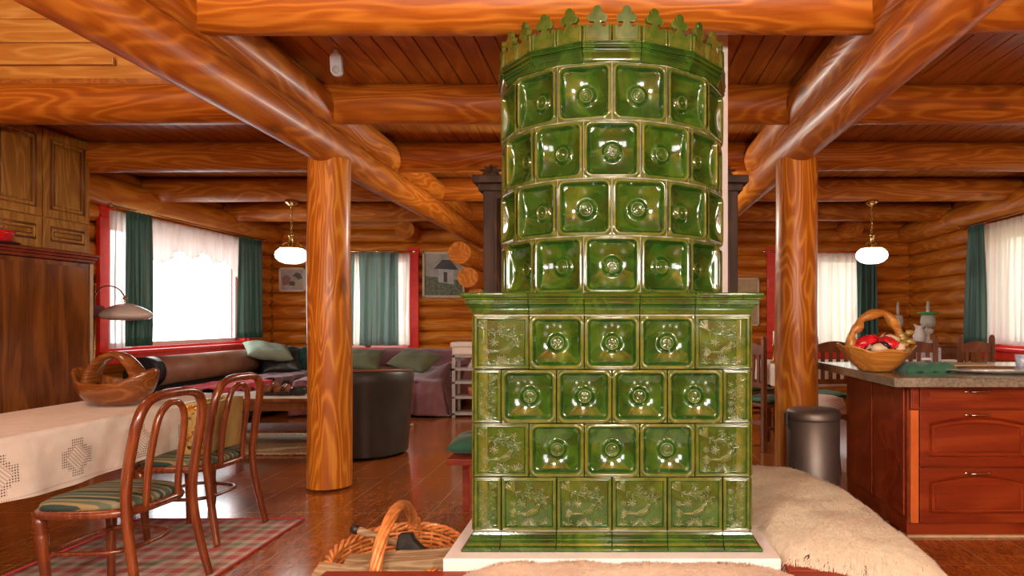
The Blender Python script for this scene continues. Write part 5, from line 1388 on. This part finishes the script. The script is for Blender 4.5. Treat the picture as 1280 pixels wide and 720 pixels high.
G().add([(.05, -.035, .25), (.05, .035, .25), (.11, 0, .275), (.055, 0, .19)], [(0, 2, 3), (1, 3, 2), (0, 1, 2)]).obj('spout', M['porcelain'], pt)
def oil_lamp(p, s, label, shade):
    t = thing('oil_lamp', label, 'lamp', p, 0, 'oil lamps on the corner dresser')
    G().lathe([(0, 0), (.09 * s, 0), (.085 * s, .02), (.03 * s, .05), (.025 * s, .12), (.08 * s, .15), (.085 * s, .19), (.03 * s, .22), (0, .22)], 24).obj('font', M['porcelain'], t)
    G().lathe([(.07 * s, .22), (.105 * s, .24), (.115 * s, .30), (.10 * s, .38), (.085 * s, .40)], 28).obj('globe', M['clearglass'], t)
    if shade: G().lathe([(.085 * s, .40), (.12 * s, .41), (.16 * s, .43), (.155 * s, .445), (.085 * s, .42)], 28).obj('shade_rim', M['greenglass'], t, label='green glass shade rim')
    G().lathe([(.028 * s, .40), (.03 * s, .45), (.025 * s, .60), (.022 * s, .60)], 16).obj('chimney', M['clearglass'], t)
oil_lamp((4.55, 9.56, .921), .95, 'oil lamp with green glass rim on the corner dresser, beside the pitcher', True)
oil_lamp((4.30, 9.98, .921), .70, 'smaller oil lamp left of the white pitcher on the dresser', False)

# ------------------------------------------------------------------ world, lights, camera
wl = bpy.data.worlds.new('World'); SC.world = wl; wl.use_nodes = True; nt = wl.node_tree; k = N(nt)
bg = nt.nodes['Background']; dirv = k.coords('Generated'); x, y, z = k.sep(dirv)[:3]
tree = k.noise(k.map(dirv, (1, 1, 1.2)), 9, 4, .65)
green = k.ramp(tree, [(.35, (.34, .38, .20)), (.52, (.72, .70, .48)), (.68, (1, .96, .86))])
sky = k.ramp(z, [(0.0, (.95, .97, 1.0)), (1.0, (.72, .84, 1.0))])
lowf = k.ramp(z, [(.46, 1.0), (.60, 0.0)])
zz_ = k.math('MULTIPLY_ADD', z, .5, .5); lowf = k.ramp(zz_, [(.50, 1.0), (.62, 0.0)])
rightf = k.ramp(k.math('MULTIPLY_ADD', x, .5, .5), [(.22, 0.0), (.30, 1.0)])
tot = k.math('MULTIPLY', rightf, k.math('MULTIPLY_ADD', lowf, .85, .15))
k.l(k.mix(tot, sky, green), bg.inputs['Color'])
k.l(k.math('MULTIPLY_ADD', rightf, -3.6, 6.6), bg.inputs['Strength'])
def area(name, loc, rot, sx, sy, power, col=(1, 1, 1), portal=False):
    L = bpy.data.lights.new(name, 'AREA'); L.shape = 'RECTANGLE'; L.size = sx; L.size_y = sy; L.energy = power; L.color = col
    if portal: L.cycles.is_portal = True
    o = bpy.data.objects.new(name, L); COL.objects.link(o); o.location = loc; o.rotation_euler = rot; return o
ym = lambda w_: (w_[0] + w_[1]) / 2
area('portal_left', (XL - .14, ym(W1), 1.67), (0, R(-90), 0), 1.55, 2.85, 1, portal=True)
area('portal_right', (XR + .14, ym(W4), 1.67), (0, R(90), 0), 1.55, 3.0, 1, portal=True)
area('portal_back_left', (ym(W2), YB + .2, 1.53), (R(-90), 0, 0), 1.5, 1.55, 1, portal=True)
area('portal_back_right', (ym(W3), YB + .2, 1.53), (R(-90), 0, 0), 1.5, 1.55, 1, portal=True)
for (a, b, c, d) in RW:
    area('rear_fill_area', ((a + b) / 2, YR - .06, (c + d) / 2), (R(90), 0, 0), b - a, d - c, 20, (1, .97, .93))  # unseen area light added behind the camera as fill
def point(name, loc, power, r=.08, col=(1, .92, .80)):
    L = bpy.data.lights.new(name, 'POINT'); L.energy = power; L.shadow_soft_size = r; L.color = col
    o = bpy.data.objects.new(name, L); COL.objects.link(o); o.location = loc; return o
point('flash_left', (-1.0, -.35, 1.70), 190, .12)  # unseen flash beside the camera, not a lamp of the room
point('flash_right', (1.05, -.35, 1.70), 190, .12)  # second flash, on the other side of the camera
point('gallery_fill', (-3.9, 2.6, 3.7), 48, .1)  # unseen light added to brighten the pine boards and left bay
point('overhead_fill', (.0, -.9, 2.5), 130, .15)  # overhead light added to lift floor, fleece and ledges
point('behind_stove_fill', (-.2, 6.9, 2.25), 95, .12)  # fill light added out of sight behind the stove for back wall and sofas
cam = bpy.data.cameras.new('Camera'); co = bpy.data.objects.new('Camera', cam); COL.objects.link(co); SC.camera = co
co.location = (0, 0, CAMH); co.rotation_euler = (R(90), 0, 0)
cam.sensor_width = 36; cam.lens = F / 1280 * 36; cam.shift_x = -(VX - 640) / 1280; cam.shift_y = (VY - 360) / 1280
cam.clip_start = .05
vs = SC.view_settings; vs.view_transform = 'Standard'; vs.look = 'None'; vs.gamma = 1; vs.exposure = .35; vs.use_curve_mapping = False
